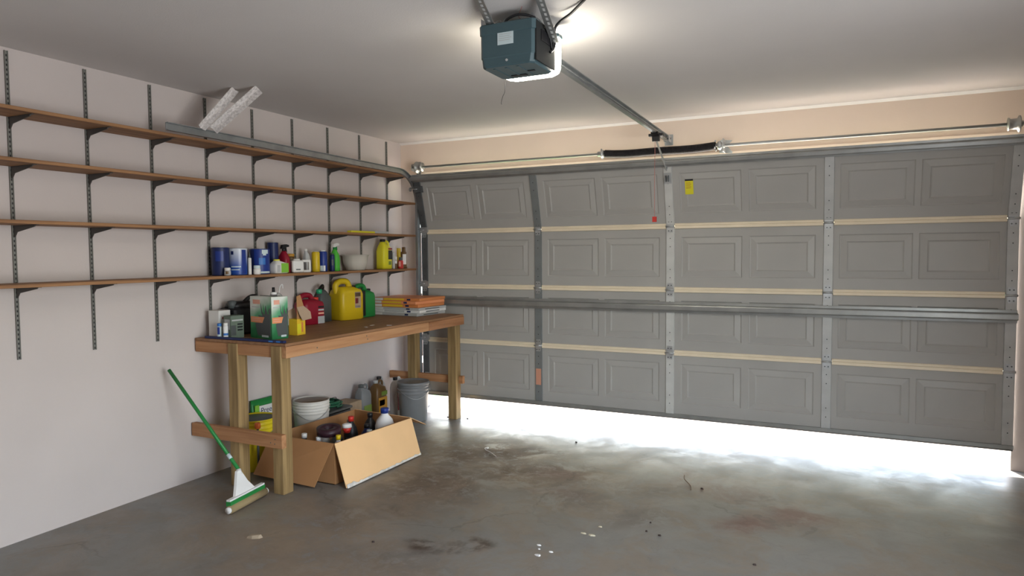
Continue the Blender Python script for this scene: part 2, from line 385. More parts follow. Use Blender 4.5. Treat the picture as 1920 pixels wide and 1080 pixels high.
for s in range(4):
    e = bpy.data.objects.new('door_section', None); C.objects.link(e); e.parent = door; e.location = (0, -.02, zb+SH*s)
    if s == 3: e.rotation_euler = (radians(14.5), 0, 0)
    sect.append(e)
    z0, z1 = .003, SH-.003; pz = .105
    m = MB(); m.box((X0, .012, z0), (X1, .034, z1), doorm)          # outer skin
    m.box((X0, 0, z0), (X1, .011, pz), doorm); m.box((X0, 0, pz+PH), (X1, .011, z1), doorm)
    xs = [X0]
    for x in px: xs += [x, x+PW]
    xs.append(X1)
    for i in range(0, len(xs), 2): m.box((xs[i], 0, pz), (xs[i+1], .011, pz+PH), doorm)
    m.build('door_skin', e)
    for x in px:
        if panel0 is None:
            pm = MB(); pm.add(vs, fs, doorm); panel0 = pm.build('raised_panel', e); panel0.location = (x, 0, pz)
        else: inst(panel0, 'raised_panel', e, (x, 0, pz))
    # vertical stiles
    for i, x in enumerate(SX):
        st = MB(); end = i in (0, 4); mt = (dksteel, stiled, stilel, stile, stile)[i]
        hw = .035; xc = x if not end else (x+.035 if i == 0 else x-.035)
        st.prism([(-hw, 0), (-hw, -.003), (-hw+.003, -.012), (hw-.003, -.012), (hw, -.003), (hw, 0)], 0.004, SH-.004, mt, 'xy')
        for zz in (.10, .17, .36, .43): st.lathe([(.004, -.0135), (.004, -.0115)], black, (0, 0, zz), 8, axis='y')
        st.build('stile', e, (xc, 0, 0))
# struts and seams are door parts
for s in range(3):
    for b in range(4):
        l = SX[b]+(.072 if b == 0 else .037); r = SX[b+1]-(.072 if b == 3 else .037)
        m = MB(); prof = [(0, -.024), (0, .022), (-.008, .022), (-.014, .018), (-.014, .004), (-.010, .001), (-.016, -.002), (-.018, -.020), (-.012, -.024)]
        m.sweep(prof, [((l, -.02, 0), (0, 1, 0), (0, 0, 1)), ((r, -.02, 0), (0, 1, 0), (0, 0, 1))], beige)
        m.build('seam_strip', door, (0, 0, zb+SH*(s+1)))
    for i, x in enumerate(SX):
        xc = x+.035 if i == 0 else (x-.035 if i == 4 else x)
        if hinge0 is None: hinge0 = hinge_bm(galv).build('hinge', door, (xc, -.033, zb+SH*(s+1)))
        else: inst(hinge0, 'hinge', door, (xc, -.033, zb+SH*(s+1)))
hat = [(0, -.045), (-.012, -.045), (-.014, -.028), (-.048, -.022), (-.050, -.016), (-.050, .014), (-.048, .020), (-.014, .026), (-.012, .045), (0, .045)]
m = MB(); m.sweep(hat, [((X0, 0, 0), (0, 1, 0), (0, 0, 1)), ((X1, 0, 0), (0, 1, 0), (0, 0, 1))], strut); m.build('reinforcing_strut', door, (0, -.033, zb+SH+.385))
m = MB(); m.sweep([(a*.9, b*.8) for a, b in hat], [((X0-.01, 0, 0), (0, 1, 0), (0, 0, 1)), ((X1, 0, 0), (0, 1, 0), (0, 0, 1))], strut); m.build('top_strut', sect[3], (0, -.012, SH+.002))
m = MB(); m.box((X0, -.025, -.012), (X1, .035, .014), strut); m.lathe([(.018, X0), (.018, X1)], rubber, (0, .01, -.014), 12, axis='x'); m.build('bottom_seal', door, (0, -.02, zb))
for i in range(4):                                # rollers on the left edge
    z = zb+SH*i+(.02 if i else .05)
    m = MB(); m.lathe([(.005, -.05), (.005, .03)], galv, (0, 0, 0), 8, axis='x'); m.lathe([(.010, -.058), (.021, -.056), (.021, -.046), (.010, -.044)], white, (0, 0, 0), 14, axis='x')
    m.box((-.01, -.004, -.025), (.07, .012, .025), galv); m.build('roller', door, (X0+.02, -.052, z))
m = MB(); m.lathe([(.005, -.05), (.005, .03)], galv, (0, 0, 0), 8, axis='x'); m.lathe([(.021, -.056), (.021, -.046)], strut, n=14, axis='x'); m.box((-.01, -.004, -.03), (.07, .05, .03), dksteel)
m.build('top_roller_bracket', door, (X0+.02, -.165, 2.19))
B((0, -.008, 0), (.045, 0, .08), greyl).build('bottom_bracket', door, (X0+.03, -.033, zb+.12))
o = B((-.025, -.0008, -.065), (.025, 0, .085), copper).build('faded_orange_patch', door, (SX[1], -.0335, zb+.23)); o['label'] = 'faded orange patch on the door stile'
# warning label on the top section
lab = B((0, -.0012, 0), (.066, 0, .125), yelbri).build('warning_label', sect[3], (2.885, -.0005, .262)); lab['label'] = 'yellow printed warning label'
B((.0, -.0004, .110), (.066, 0, .125), black).build('label_heading', lab, (0, -.0013, 0))
for k in range(5):
    B((.008, -.0004, 0), (.05 if k % 2 else .044, 0, .0045), gold).build('printed_line', lab, (0, -.0013, .092-k*.011))
# lock plate where the opener arm joins
m = MB(); m.box((-.03, -.006, -.02), (.03, 0, .07), galv); m.box((-.012, -.035, 0), (-.008, 0, .05), dksteel); m.box((.008, -.035, 0), (.012, 0, .05), dksteel)
m.build('arm_bracket', sect[3], (2.75, -.0125, .38))

# ------------------------------------------------------------------ left door track
tr = thing('door_track', 'grey steel garage door track curving from the left jamb back under the ceiling', 'track', (.262, 0, 0))
prof = [(-.025, .012), (-.025, -.012), (.025, -.012), (.025, .012), (.020, .012), (.020, -.007), (-.020, -.007), (-.020, .012)]
fr = []; yv, zc, R = -.072, 2.04, .31
fr.append(((0, yv, .02), (0, 1, 0), (1, 0, 0))); fr.append(((0, yv, zc), (0, 1, 0), (1, 0, 0)))
for i in range(1, 15):
    a = pi/2*i/14
    fr.append(((0, yv-R+R*cos(a), zc+R*sin(a)), (0, cos(a), sin(a)), (1, 0, 0)))
fr2 = [fr[-1], ((0, -2.85, 2.365), (0, 0, 1), (1, 0, 0))]
MB().sweep(prof, fr[:2], track).build('vertical_track', tr); MB().sweep(prof, fr[1:], track).build('curved_track', tr); MB().sweep(prof, fr2, track).build('horizontal_track', tr)
for z in (.5, 1.2, 1.86): B((-.016, -.095, -.035), (-.012, .03, .035), galv).build('jamb_bracket', tr, (0, 0, z))
m = MB(); m.box((-.006, -.005, -.04), (-.002, .10, .03), galv); m.build('flag_bracket', tr, (-.01, -.072, 2.0))

# ------------------------------------------------------------------ torsion spring assembly
ts = thing('torsion_assembly', 'torsion shaft with long black spring mounted above the garage door', 'spring', (0, -.09, 2.41))
MB().lathe([(.0115, .225), (.0115, 5.2)], strut, (0, 0, 0), 12, axis='x').build('shaft', ts)
def drum(x, s):
    m = MB(); m.lathe([(.014, -.045*s), (.044, -.040*s), (.044, -.034*s), (.036, -.028*s), (.038, .012*s), (.056, .02*s), (.056, .028*s), (.02, .03*s), (.02, .045*s)], strut, (0, 0, 0), 22, axis='x')
    m.build('cable_drum', ts, (x, 0, 0))
drum(.300, -1); drum(5.09, 1)
m = MB(); m.box((-.03, .112, -.06), (.02, .118, .07), strut); m.build('end_bearing_plate', ts, (.225, 0, 0)); MB().prism([(-.02, -.03), (.118, -.05), (.118, .06), (-.02, .03)], -.0015, .0015, strut, 'yz').build('bearing_plate', ts, (.222, 0, 0))
pts = []; T = 118; xs0, xs1 = 2.20, 3.125
for k in range(T*8+1):
    t = k/(T*8); a = 2*pi*k/8; sag = -.014*sin(pi*t)-.004*sin(3*pi*t)
    pts.append((xs0+(xs1-xs0)*t, .030*cos(a), .030*sin(a)+sag))
MB().tube(pts, .0046, blackm, 5).build('spring', ts)
for x, s in ((2.19, 1), (3.14, -1)):
    m = MB(); m.lathe([(.030, 0), (.036, -.012*s), (.036, -.022*s), (.022, -.03*s), (.022, -.055*s)], galv, (0, 0, 0), 18, axis='x')
    for k in range(4):
        a = k*pi/2+.5; m.box((-.022, -.006, -.006), (-.012, .006, .006), galv, mtx=Matrix.Translation((0, .040*cos(a), .040*sin(a))))
    m.build('winding_cone', ts, (x, 0, 0))
m = MB(); m.prism([(-.05, -.045), (.05, -.055), (.055, -.045), (.012, .01), (.05, .05), (-.04, .06)], .10, .118, galv)
m.box((-.004, -.03, -.05), (.002, .118, -.02), galv); m.box((-.004, -.03, .02), (.002, .118, .05), galv); m.box((-.004, -.036, -.04), (.002, -.028, .045), galv)
m.build('centre_bracket', ts, (3.185, 0, 0))
# beige cable/weatherstrip along the header
m = MB(); m.prism([(.030, CZ), (.008, CZ), (.030, CZ-.020)], .001, XR, nm('trim_gloss', (.9, .86, .82), .3), 'yz'); tag(m.build('trim_2'), 'thin glossy white bead where header wall meets ceiling', kind='structure')
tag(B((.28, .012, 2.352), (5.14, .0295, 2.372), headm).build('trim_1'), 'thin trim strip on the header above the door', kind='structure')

# ------------------------------------------------------------------ opener
op = thing('garage_door_opener', 'dark teal garage door opener with glowing lens hanging from the ceiling', 'opener', (2.65, -2.81, 2.42))
m = MB()   # body: hx .14, hy .12, z 0..0.19, front at -Y
def rrect(hx, hy, z, c=.014): return [(-hx+c,-hy,z),(hx-c,-hy,z),(hx,-hy+c,z),(hx,hy-c,z),(hx-c,hy,z),(-hx+c,hy,z),(-hx,hy-c,z),(-hx,-hy+c,z)]
def stack(mb, secs, mat, cap=True):
    v = []; f = []
    for q in secs: v += rrect(*q)
    for k in range(len(secs)-1):
        for i in range(8): f.append((8*k+i, 8*k+(i+1) % 8, 8*k+8+(i+1) % 8, 8*k+8+i))
    f.append(tuple(range(7, -1, -1))); f.append(tuple(8*(len(secs)-1)+i for i in range(8))); mb.add(v, f, mat)
stack(m, [(.128, .112, 0, .02), (.132, .118, .006, .018), (.134, .119, .040), (.138, .121, .046), (.1385, .1215, .148), (.142, .125, .151), (.143, .126, .192), (.138, .121, .197)], teal)
m.build('housing', op)
m = MB()
for k in range(3): m.box((-.085+k*.06, -.09, -.003), (-.073+k*.06, .09, .001), teal)
m.box((-.06, .05, -.004), (.02, .07, .0), black); m.box((.05, .0, -.004), (.085, .012, 0), black); m.build('bottom_rib', op)
sp = B((.1385, -.110, .012), (.1445, .110, .188), tealed); sp.box((.143, -.06, .11), (.1475, .08, .16), black); o = sp.build('side_plate', op)
lb = B((-.035, -.1232, 0), (.045, -.1216, .055), pale).build('rating_label', op, (-.01, 0, .095)); lb['label'] = 'pale silver rating label'
for k in range(4): B((-.028, -.1236, .045-k*.009), (.036-.008*(k % 2), -.1231, .0475-k*.009), greyl).build('printed_line', lb)
MB().lathe([(.006, -.1225), (.006, -.1195)], greyl, (0, 0, .024), 10, axis='y').build('learn_button', op)
m = MB(); stack(m, [(.120, .030, .004, .025), (.138, .036, .012, .025), (.148, .038, .03, .03), (.151, .040, .10, .03), (.148, .038, .178, .03)], lens)
o = m.build('light_lens', op, (.004, .156, 0))
m = MB(); stack(m, [(.151, .042, .178, .02), (.153, .044, .182, .02), (.150, .04, .194, .02)], teal); m.build('lens_light_cap', op, (.004, .156, 0)); o['label'] = 'glowing white light lens'  # opaque cap added to keep lens light off the ceiling above
def angle_bar(mb, p, q, wdt, mat, side, holes=True, th=.003, hm=None):
    p, q = Vector(p), Vector(q); d = (q-p).normalized(); u = (Vector(side)-d*Vector(side).dot(d)).normalized(); v = d.cross(u)
    L_ = (q-p).length; wd = wdt
    prof = [(0, 0), (wd, 0), (wd, th), (th, th), (th, wd), (0, wd)]
    mb.sweep(prof, [(p, u, v), (q, u, v)], mat)
    if holes:
        n = int(L_/.03)
        for k in range(n):
            c = p+d*(k+.5)*.03+u*wd*.55-v*.0004
            mt = Matrix.Translation(c) @ Matrix((u, v, d)).transposed().to_4x4()
            mb.box((-.0055, -.0006, -.0085), (.0055, .0002, .0085), hm or greyl, mtx=mt)
            c2 = p+d*(k+.5)*.03+v*wd*.55-u*.0004
            mt = Matrix.Translation(c2) @ Matrix((v, u, d)).transposed().to_4x4()
            mb.box((-.0055, -.0006, -.0085), (.0055, .0002, .0085), hm or greyl, mtx=mt)
m = MB(); angle_bar(m, (-.125, -.04, .185), (-.06, -.34, CZ-2.42), .040, strut, (1, -.3, 0)); m.build('hanging_strap', op)
m = MB(); angle_bar(m, (.145, .06, .13), (.19, -.26, CZ-2.42), .040, strut, (1, -.3, 0)); m.build('hanging_strap', op)
m = MB(); m.prism([(-.142, .19), (-.142, .235), (-.085, .195)], -.10, -.096, galv); m.box((-.142, -.10, .195), (-.138, .10, .215), galv); m.build('top_bracket', op)
m = MB(); m.prism([(.095, .19), (.095, .24), (.10, .24), (.145, .19)], -.06, -.057, galv); m.box((.10, -.06, .195), (.104, .10, .225), galv); m.build('top_bracket', op)
# rail (T-section), header bracket, trolley, arm, rope
Lr = 2.78; za, zc_ = 2.535, 2.508
m = MB(); T_ = [(-.020, .022), (.020, .022), (.020, .017), (.004, .013), (.004, -.010), (.013, -.014), (.013, -.022), (-.013, -.022), (-.013, -.014), (-.004, -.010), (-.004, .013), (-.020, .017)]
m.sweep(T_, [((2.715-2.65, -2.66+2.81, za-2.42), (1, 0, 0), (0, 0, 1)), ((2.72-2.65, -.05+2.81, zc_-2.42), (1, 0, 0), (0, 0, 1))], track); m.build('rail', op)
m = MB(); m.tube([(.050, .16, .105), (.052, 2.70, .078)], .003, dksteel, 6); m.tube([(.086, .16, .105), (.088, 2.70, .078)], .003, dksteel, 6); m.build('chain', op)
m = MB(); m.box((-.022, -.10, -.028), (-.018, .0, .024), galv); m.box((.018, -.10, -.028), (.022, 0, .024), galv); m.box((-.035, -.003, -.05), (.035, 0, .04), galv)
m.lathe([(.008, -.026), (.008, .026)], dksteel, (0, -.045, 0), 8, axis='x'); m.build('header_bracket', op, (.072, 2.838, .088))
m = MB(); m.prism([(-.055, .012), (.05, .012), (.06, -.004), (.02, -.020), (.014, -.055), (-.014, -.055), (-.02, -.020), (-.06, -.004)], -.028, .028, black, 'yz'); m.box((-.055, -.02, -.016), (.055, .02, .004), black); m.build('trolley', op, (.070, 2.40, .065))
m = MB(); pA = (.072, 2.405, .015); pB = (.096, 2.655, -.185)
def flatbar(mb, p, q, wd, th, mat):
    p, q = Vector(p), Vector(q); d = (q-p).normalized(); u = Vector((1, 0, 0)); u = (u-d*u.dot(d)).normalized(); v = d.cross(u)
    mb.sweep([(-th/2, -wd/2), (th/2, -wd/2), (th/2, wd/2), (-th/2, wd/2)], [(p, u, v), (q, u, v)], mat)
flatbar(m, pA, pB, .024, .006, stile); m.build('door_arm', op)
m = MB(); flatbar(m, (.094, 2.655, -.19), (.106, 2.665, -.115), .022, .006, dksteel); m.build('arm_clevis', op)
MB().tube([(.062, 2.40, .02), (.061, 2.402, -.10), (.058, 2.405, -.30), (.060, 2.40, -.58)], .0022, ropem, 6).build('release_rope', op)
o = MB().box((-.016, -.008, -.02), (.016, .008, .022), redb).build('release_handle', op, (.060, 2.40, -.60)); o['label'] = 'small red release handle'
# wires
def spl(p, n=10):
    out = []; P = [Vector(q) for q in p]; P = [P[0]]+P+[P[-1]]
    for i in range(1, len(P)-2):
        for k in range(n):
            t = k/n; a, b, c, d = P[i-1:i+3]
            out.append(.5*((2*b)+(c-a)*t+(2*a-5*b+4*c-d)*t*t+(3*b-a-3*c+d)*t**3))
    out.append(P[-2]); return out
MB().tube(spl([(-.02, -.10, .195), (.0, -.10, .215), (.06, -.10, .225), (.12, -.05, .21), (.148, .03, .15), (.15, .06, .10), (.152, .07, .13), (.150, .05, .19), (.153, .085, .18), (.155, .06, .12)]), .0062, black, 7).build('cable_loop', op)
MB().tube(spl([(.150, .04, .08), (.155, .08, .12), (.16, .07, .19), (.19, .06, .22), (.26, .02, .235), (.34, -.05, .25), (.40, -.10, .262)]), .0065, black, 7).build('power_cord', op)
MB().tube(spl([(-.07, -.06, .195), (-.085, -.06, .22), (-.06, -.06, .228), (-.055, -.06, .2), (-.045, -.06, .222), (-.03, -.06, .23), (-.015, -.06, .2)]), .0014, stile, 5).build('thin_wire', op)
MB().tube(spl([(.02, -.03, .197), (.04, -.02, .22), (.03, -.05, .235), (.07, -.10, .26)]), .0014, ropem, 5).build('thin_wire', op)
MB().tube(spl([(-.126, .115, .01), (-.125, .115, -.04), (-.128, .115, -.062), (-.138, .115, -.08), (-.146, .115, -.105), (-.146, .115, -.118)]), .0012, black, 5).build('antenna_wire', op)

# ------------------------------------------------------------------ track hanger braces (upper left)
th = thing('track_hanger', 'white speckled perforated angle braces tying door track to ceiling at upper left', 'brace')
spk = nm('speckled_white', (.80, .77, .75), .6, col2=(.52, .49, .48), vscale=60)
m = MB(); angle_bar(m, (.515, -2.34, CZ-.008), (.262, -2.50, 2.40), .046, spk, (1, 0, -1), hm=greyl); m.build('angle_brace', th)
m = MB(); angle_bar(m, (.35, -2.395, CZ-.008), (.262, -2.60, 2.39), .038, spk, (1, 0, -1), hm=greyl); m.build('angle_brace', th)

# ------------------------------------------------------------------ shelves on standards
shz = [(1.42, 'lowest'), (1.75, 'second lowest'), (2.065, 'third'), (2.328, 'top')]
words_ = ['nearest the garage door', 'second from the garage door', 'third from the garage door', 'fourth from the garage door', 'fifth from the garage door', 'sixth from the garage door', 'seventh from the garage door', 'eighth from the garage door', 'last toward the back']
stdy = [-.22, -.64, -1.075, -1.50, -1.92, -2.345, -2.77, -3.19, -3.61]
sm0 = None
for i, y in enumerate(stdy):
    t = thing('shelf_standard', 'slotted dark steel shelf standard with brackets, '+words_[i], 'shelf standard', (0, y, 0), 0, 'shelf standards on the left wall')
    if sm0 is None:
        m = MB(); m.sweep([(0.001, -.009), (.012, -.009), (.012, -.0055), (.008, -.0045), (.008, .0045), (.012, .0055), (.012, .009), (0.001, .009)], [((0, 0, 1.0), (1, 0, 0), (0, 1, 0)), ((0, 0, 2.662), (1, 0, 0), (0, 1, 0))], wsteel); sm0 = m.build('channel', t)
        m = MB()
        for k in range(66): m.box((.0079, -.003, .98+k*.0254), (.0086, .003, .992+k*.0254), black) if k > 0 else None
        sl0 = m.build('slot_row', t); sl0['kind'] = 'stuff'
        m = MB(); m.prism([(.012, -.062), (.018, -.062), (.04, -.036), (.20, -.010), (.205, 0), (.012, 0)], -.003, .003, brsteel, 'xz')
        m.prism([(.02, -.003), (.225, -.003), (.225, 0), (.02, 0)], -.008, .008, brsteel, 'xz'); br0 = m.build('bracket', t, (0, 0, shz[0][0]-.0195))
        for z, _ in shz[1:]: inst(br0, 'bracket', t, (0, 0, z-.0195))
    else:
        inst(sm0, 'channel', t); o = inst(sl0, 'slot_row', t); o['kind'] = 'stuff'
        for z, _ in shz: inst(br0, 'bracket', t, (0, 0, z-.0195))
for z, wd in shz:
    o = MB().bbox((.014, -3.95, -.019), (.262 if z < 2.2 else .246, -.105, 0), shelfx, .002).build('shelf_board', None, (0, 0, z)); tag(o, f'long brown wooden shelf board on the left wall, {wd} of four', 'shelf', 'wooden wall shelves')

# ------------------------------------------------------------------ workbench
wb = thing('workbench', 'rough wooden workbench with square post legs along the left wall', 'workbench')
MB().bbox((.012, -2.488, .972), (.842, -.195, .991), plym, .002).build('worktop', wb)
MB().bbox((.805, -2.487, .896), (.844, -.80, .971), pine, .002).build('fascia_board', wb)
MB().bbox((.805, -.796, .896), (.846, -.192, .971), wood('pine_dark', (.40, .19, .09), (.28, .12, .05), 'y'), .002).build('fascia_board', wb)
MB().bbox((.012, -2.487, .896), (.804, -2.449, .971), pinex, .002).build('end_board', wb)
MB().bbox((.012, -.232, .896), (.804, -.194, .971), pinex, .002).build('end_board', wb)
for x, y in ((.716, -2.448), (.716, -.322), (.33, -2.448), (.262, -.322)):
    yy = y if y < -1 else -.321
    m = MB(); m.bbox((0, 0, 0), (.088, .088, .971), postw, .003); o = m.build('leg', wb, (x, yy-.042 if y < -1 else -.245+.0, 0))
    if y > -1: o.location.y = -.283
    if y < -1: o.location.y = -2.495
B((.012, -2.535, .318), (.835, -2.496, .405), pinex).build('lower_rail', wb)
B((.012, -.231, .335), (.845, -.193, .405), pinex).build('lower_rail', wb)
for x, z in ((.775, .345), (.778, .375), (.74, .35)):
    MB().lathe([(.004, -2.5365), (.004, -2.5345)], dksteel, (x, 0, z), 8, axis='y').build('screw', wb)
for y, z in ((-2.2, .93), (-1.65, .925), (-1.66, .95), (-.55, .93), (-.77, .945)):
    MB().lathe([(.004, .8435), (.004, .847)], dksteel, (0, y, z), 8, axis='x').build('screw', wb)

BZ = .991   # bench top
SZ = 1.4205 # shelf top

# ------------------------------------------------------------------ containers
def paint_can(label, loc, r, h, body, cat='can', lid=galv, patch=(), rotz=0, group=None, name='paint_can'):
    t = thing(name, label, cat, loc, rotz, group)
    MB().lathe([(r*.97, 0), (r, .002), (r, .006), (r*.985, .010), (r*.985, h-.012), (r, h-.008), (r, h-.003), (r*.97, h)], body).build('body', t)
    MB().lathe([(r*.84, 0), (r*.84, .003), (r*.80, .0035), (r*.78, -.001)], lid).build('lid', t, (0, 0, h))
    for a0, a1, z0, z1, mt in patch: MB().arc(r*1.004, z0, z1, a0, a1, mt).build('label_print', t)
    m = MB(); m.tube([(r*1.02*cos(a), r*1.02*sin(a), h*.8-.05*sin((a-1)*1.0)*0-.03*abs(sin(a*1))) for a in [1.2+k*.25 for k in range(13)]], .0018, galv, 5); m.build('wire_handle', t)
    return t
A0 = -.78  # direction from the shelf towards the camera
paint_can('dark blue can at the far left of the item shelf', (.10, -2.33, SZ), .060, .195, blued, patch=[(A0-.5, A0+.4, .10, .17, blue)])
paint_can('blue can with silvery white printed top on the item shelf', (.13, -2.203, SZ), .066, .190, bwcan, patch=[(A0-.7, A0+.35, .055, .063, pale), (A0-.7, A0+.2, .035, .041, pale), (A0+.45, A0+1.0, .01, .18, blue), (A0-.7, A0-.4, .145, .17, blued)])
paint_can('deep blue gallon can with white splash print on the item shelf', (.12, -1.99, SZ), .074, .186, blue, patch=[(A0-1.3, A0-.5, .01, .18, blued), (A0+.25, A0+.95, .150, .18, pale), (A0+.35, A0+.7, .138, .152, pale), (A0-.05, A0+.6, .07, .12, bluel), (A0-.7, A0+1.2, .006, .02, pale)])
def jar(name, label, cat, loc, r, h, body, lid, lh=.02, patch=(), group=None):
    t = thing(name, label, cat, loc, 0, group)
    MB().lathe([(r*.9, 0), (r, .004), (r, h-lh-.008), (r*.88, h-lh)], body).build('body', t)
    MB().lathe([(r*.9, 0), (r*.92, .002), (r*.92, lh-.003), (r*.85, lh)], lid).build('lid', t, (0, 0, h-lh))
    for a0, a1, z0, z1, mt in patch: MB().arc(r*1.01, z0, z1, a0, a1, mt).build('label_print', t)
    return t
jar('jar', 'small pale grey jar in front of the leftmost blue can', 'jar', (.200, -2.36, SZ), .022, .055, greyl, white, patch=[(A0-.5, A0+.5, .01, .03, brown)])
t = thing('caulk_tube', 'white caulk tube with dark nozzle standing between two blue cans', 'tube', (.205, -2.165, SZ))
MB().lathe([(.0115, 0), (.012, .002), (.012, .118), (.008, .122)], white).build('body', t); MB().lathe([(.006, 0), (.003, .045)], greyd).build('nozzle', t, (0, 0, .121))
jar('plastic_cup', 'small white tub with rounded cap before the deep blue can', 'tub', (.222, -2.115, SZ), .026, .066, white, pale, .022)
paint_can('dark blue box-top can standing behind the maroon spray bottle', (.065, -1.80, SZ), .042, .237, blued, name='tall_can')
def spray_bottle(label, loc, r, h, body, head, headmat2, flat=.62, rotz=0, patch=None):
    t = thing('spray_bottle', label, 'spray bottle', loc, rotz)
    m = MB(); m.loft([(0, r*.94, r*flat*.94, 3, 0, 0), (.006, r, r*flat, 3, 0, 0), (h*.42, r, r*flat, 3, 0, 0), (h*.58, r*.86, r*flat*.9, 2.5, 0, 0), (h*.72, r*.45, r*.42, 2, 0, 0), (h*.76, r*.36, r*.36, 2, 0, 0)], body); m.build('body', t)
    MB().lathe([(.014, 0), (.015, .018), (.011, .022)], headmat2, n=16).build('collar', t, (0, 0, h*.75))
    k = h*.75+.02
    m = MB(); m.prism([(-.028, 0), (-.020, .030), (.02, .036), (.048, .030), (.048, .016), (.02, .012), (.006, 0)], -.011, .011, head, 'yz'); m.build('trigger_head', t, (0, 0, k))
    MB().prism([(.016, .012), (.024, .012), (.030, -.020), (.025, -.028), (.018, -.012)], -.006, .006, headmat2, 'yz').build('trigger', t, (0, 0, k))
    if patch:
        MB().box((r*.2, -r*.5, h*.10), (r*.66, r*.5, h*.36), patch).build('label_print', t)
    return t
spray_bottle('maroon spray bottle with black trigger behind the green-labelled jug', (.095, -1.715, SZ), .048, .225, redm, black, black, .7)
spray_bottle('green spray bottle with pale trigger on the item shelf', (.13, -1.157, SZ), .043, .245, greenb, white, green, .75, 0)
def jug(name, label, loc, hx, hy, h, body, cap, rotz=0, lab=None, handle=True, cat='jug', hs=1, caps=.02, printf=()):
    t = thing(name, label, cat, loc, rotz)
    m = MB(); m.loft([(0, hx*.93, hy*.93, 4, 0, 0), (.006, hx, hy, 5, 0, 0), (h*.60, hx, hy, 5, 0, 0), (h*.74, hx*.9, hy*.86, 3.5, 0, 0), (h*.86, hx*.55, hy*.45, 2.5, 0, -hy*.25), (h*.91, caps, caps, 2, 0, -hy*.3)], body); m.build('body', t)
    MB().lathe([(caps*1.05, 0), (caps*1.1, .002), (caps*1.1, h*.085), (caps*.9, h*.09)], cap, n=18).build('cap', t, (0, -hy*.3, h*.905))
    if handle:
        m = MB(); m.tube(spl([(0, -hy*.05, h*.88), (0, hy*.45, h*.93), (0, hy*.9, h*.86), (0, hy*.98, h*.66), (0, hy*.88, h*.55)]), hx*.22, body, 10); m.build('handle', t)
    if lab:
        for (y0, y1, z0, z1, mt) in lab: MB().box((hx*.99, y0*hy, z0*h), (hx*1.012, y1*hy, z1*h), mt).build('label_print', t)
    return t
jug('white_jug', 'short white jug with bright green label on the item shelf', (.165, -1.845, SZ), .045, .066, .108, white, yelbri, 0, [(-.25, .9, .06, .72, limeg), (-.85, -.4, .1, .6, greyl)], False, caps=.022)
t = thing('handled_container', 'white container with open square side handle on the item shelf', 'container', (.165, -1.612, SZ), radians(-30))
m = MB(); m.bbox((-.04, -.075, 0), (.04, .018, .098), white, .008); m.build('body', t)
m = MB(); m.bbox((-.012, .016, 0), (.012, .082, .020), white, .004); m.bbox((-.012, .016, .082), (.012, .082, .102), white, .004); m.bbox((-.012, .066, .01), (.012, .083, .098), white, .004); m.build('handle', t)
MB().lathe([(.028, 0), (.028, .012)], white).build('lid', t, (0, -.03, .097)); MB().box((.04, -.045, .02), (.0405, -.01, .03), greyd).build('label_print', t)
jar('jar', 'brown jar with brass lid behind the white handled container', 'jar', (.052, -1.60, SZ), .034, .150, brown, gold, .022)
jug('cleaner_bottle', 'slim grey bottle with white cap beside the yellow can', (.11, -1.478, SZ), .02, .026, .19, greyl, white, handle=False, caps=.013, cat='bottle')
def cyl_can(name, label, cat, loc, r, h, body, top, cap, patch=(), group=None):
    t = thing(name, label, cat, loc, 0, group)
    MB().lathe([(r*.96, 0), (r, .003), (r, h-.01), (r*.9, h-.002), (r*.7, h)], body, n=20).build('body', t)
    MB().lathe([(r*.6, 0), (r*.62, .002), (r*.62, cap-.003), (r*.5, cap)], top, n=16).build('cap', t, (0, 0, h))
    for a0, a1, z0, z1, mt in patch: MB().arc(r*1.01, z0, z1, a0, a1, mt).build('label_print', t)
    return t
cyl_can('yellow_canister', 'plain yellow cylinder can on the item shelf', 'can', (.14, -1.404, SZ), .033, .165, yellow, white, .006)
cyl_can('blue_canister', 'royal blue cylinder can with white base print, touching the yellow one', 'can', (.14, -1.318, SZ), .035, .168, blue, white, .011, [(A0-.9, A0-.1, .004, .05, pale), (A0+0., A0+.5, .004, .05, brightw)])
cyl_can('slim_bottle', 'dark slim bottle squeezed beside green spray bottle', 'bottle', (.175, -1.243, SZ), .020, .140, blued, greyd, .012, [(A0-.4, A0+.5, .05, .1, greyd)])
t = thing('plastic_bowl', 'wide milky plastic bowl on the item shelf', 'bowl', (.135, -.888, SZ))
m = MB(); m.lathe([(.075, 0), (.085, .006), (.108, .07), (.112, .125), (.122, .132), (.128, .136), (.124, .138), (.108, .130), (.100, .07), (.070, .008)], bowlm, n=32); m.build('basin', t)
m = MB(); m.prism([(.10, .115), (.155, .128), (.155, .136), (.10, .136)], -.03, .03, bowlm, 'yz'); m.build('spout', t)
jug('yellow_jug', 'bright yellow jug with black cap and dark label on the item shelf', (.12, -.44, SZ), .052, .070, .285, yelbri, black, 0, [(-.05, .85, .32, .62, black), (-.02, .85, .64, .70, redm), (.0, .6, .14, .26, olive)], caps=.024)
cyl_can('silver_tube', 'slim silver tube beside the bright yellow jug', 'tube', (.165, -.352, SZ), .014, .155, greyl, greyl, .01)
jar('jar', 'small brown and white jar next to slim silver tube', 'jar', (.15, -.298, SZ), .017, .115, brown, white, .03, [(A0-.8, A0+.8, .05, .08, brightw)])
cyl_can('red_canister', 'small orange-red canister near the door end of item shelf', 'can', (.165, -.235, SZ), .026, .080, redb, greyd, .030, [(A0-1, A0-.2, .02, .07, salmon)])
cyl_can('spray_can', 'spray can with brown cap and white label nearest the door', 'spray can', (.15, -.155, SZ), .032, .165, brown, brown, .045, [(A0-.6, A0+.55, .04, .14, brightw)])
t = MB().bbox((-.012, -.02, 0), (.012, .02, .20), yellow, .003).build('yellow_box', None, (.06, -.115, SZ)); tag(t, 'narrow yellow box behind the brown-capped spray can', 'box')
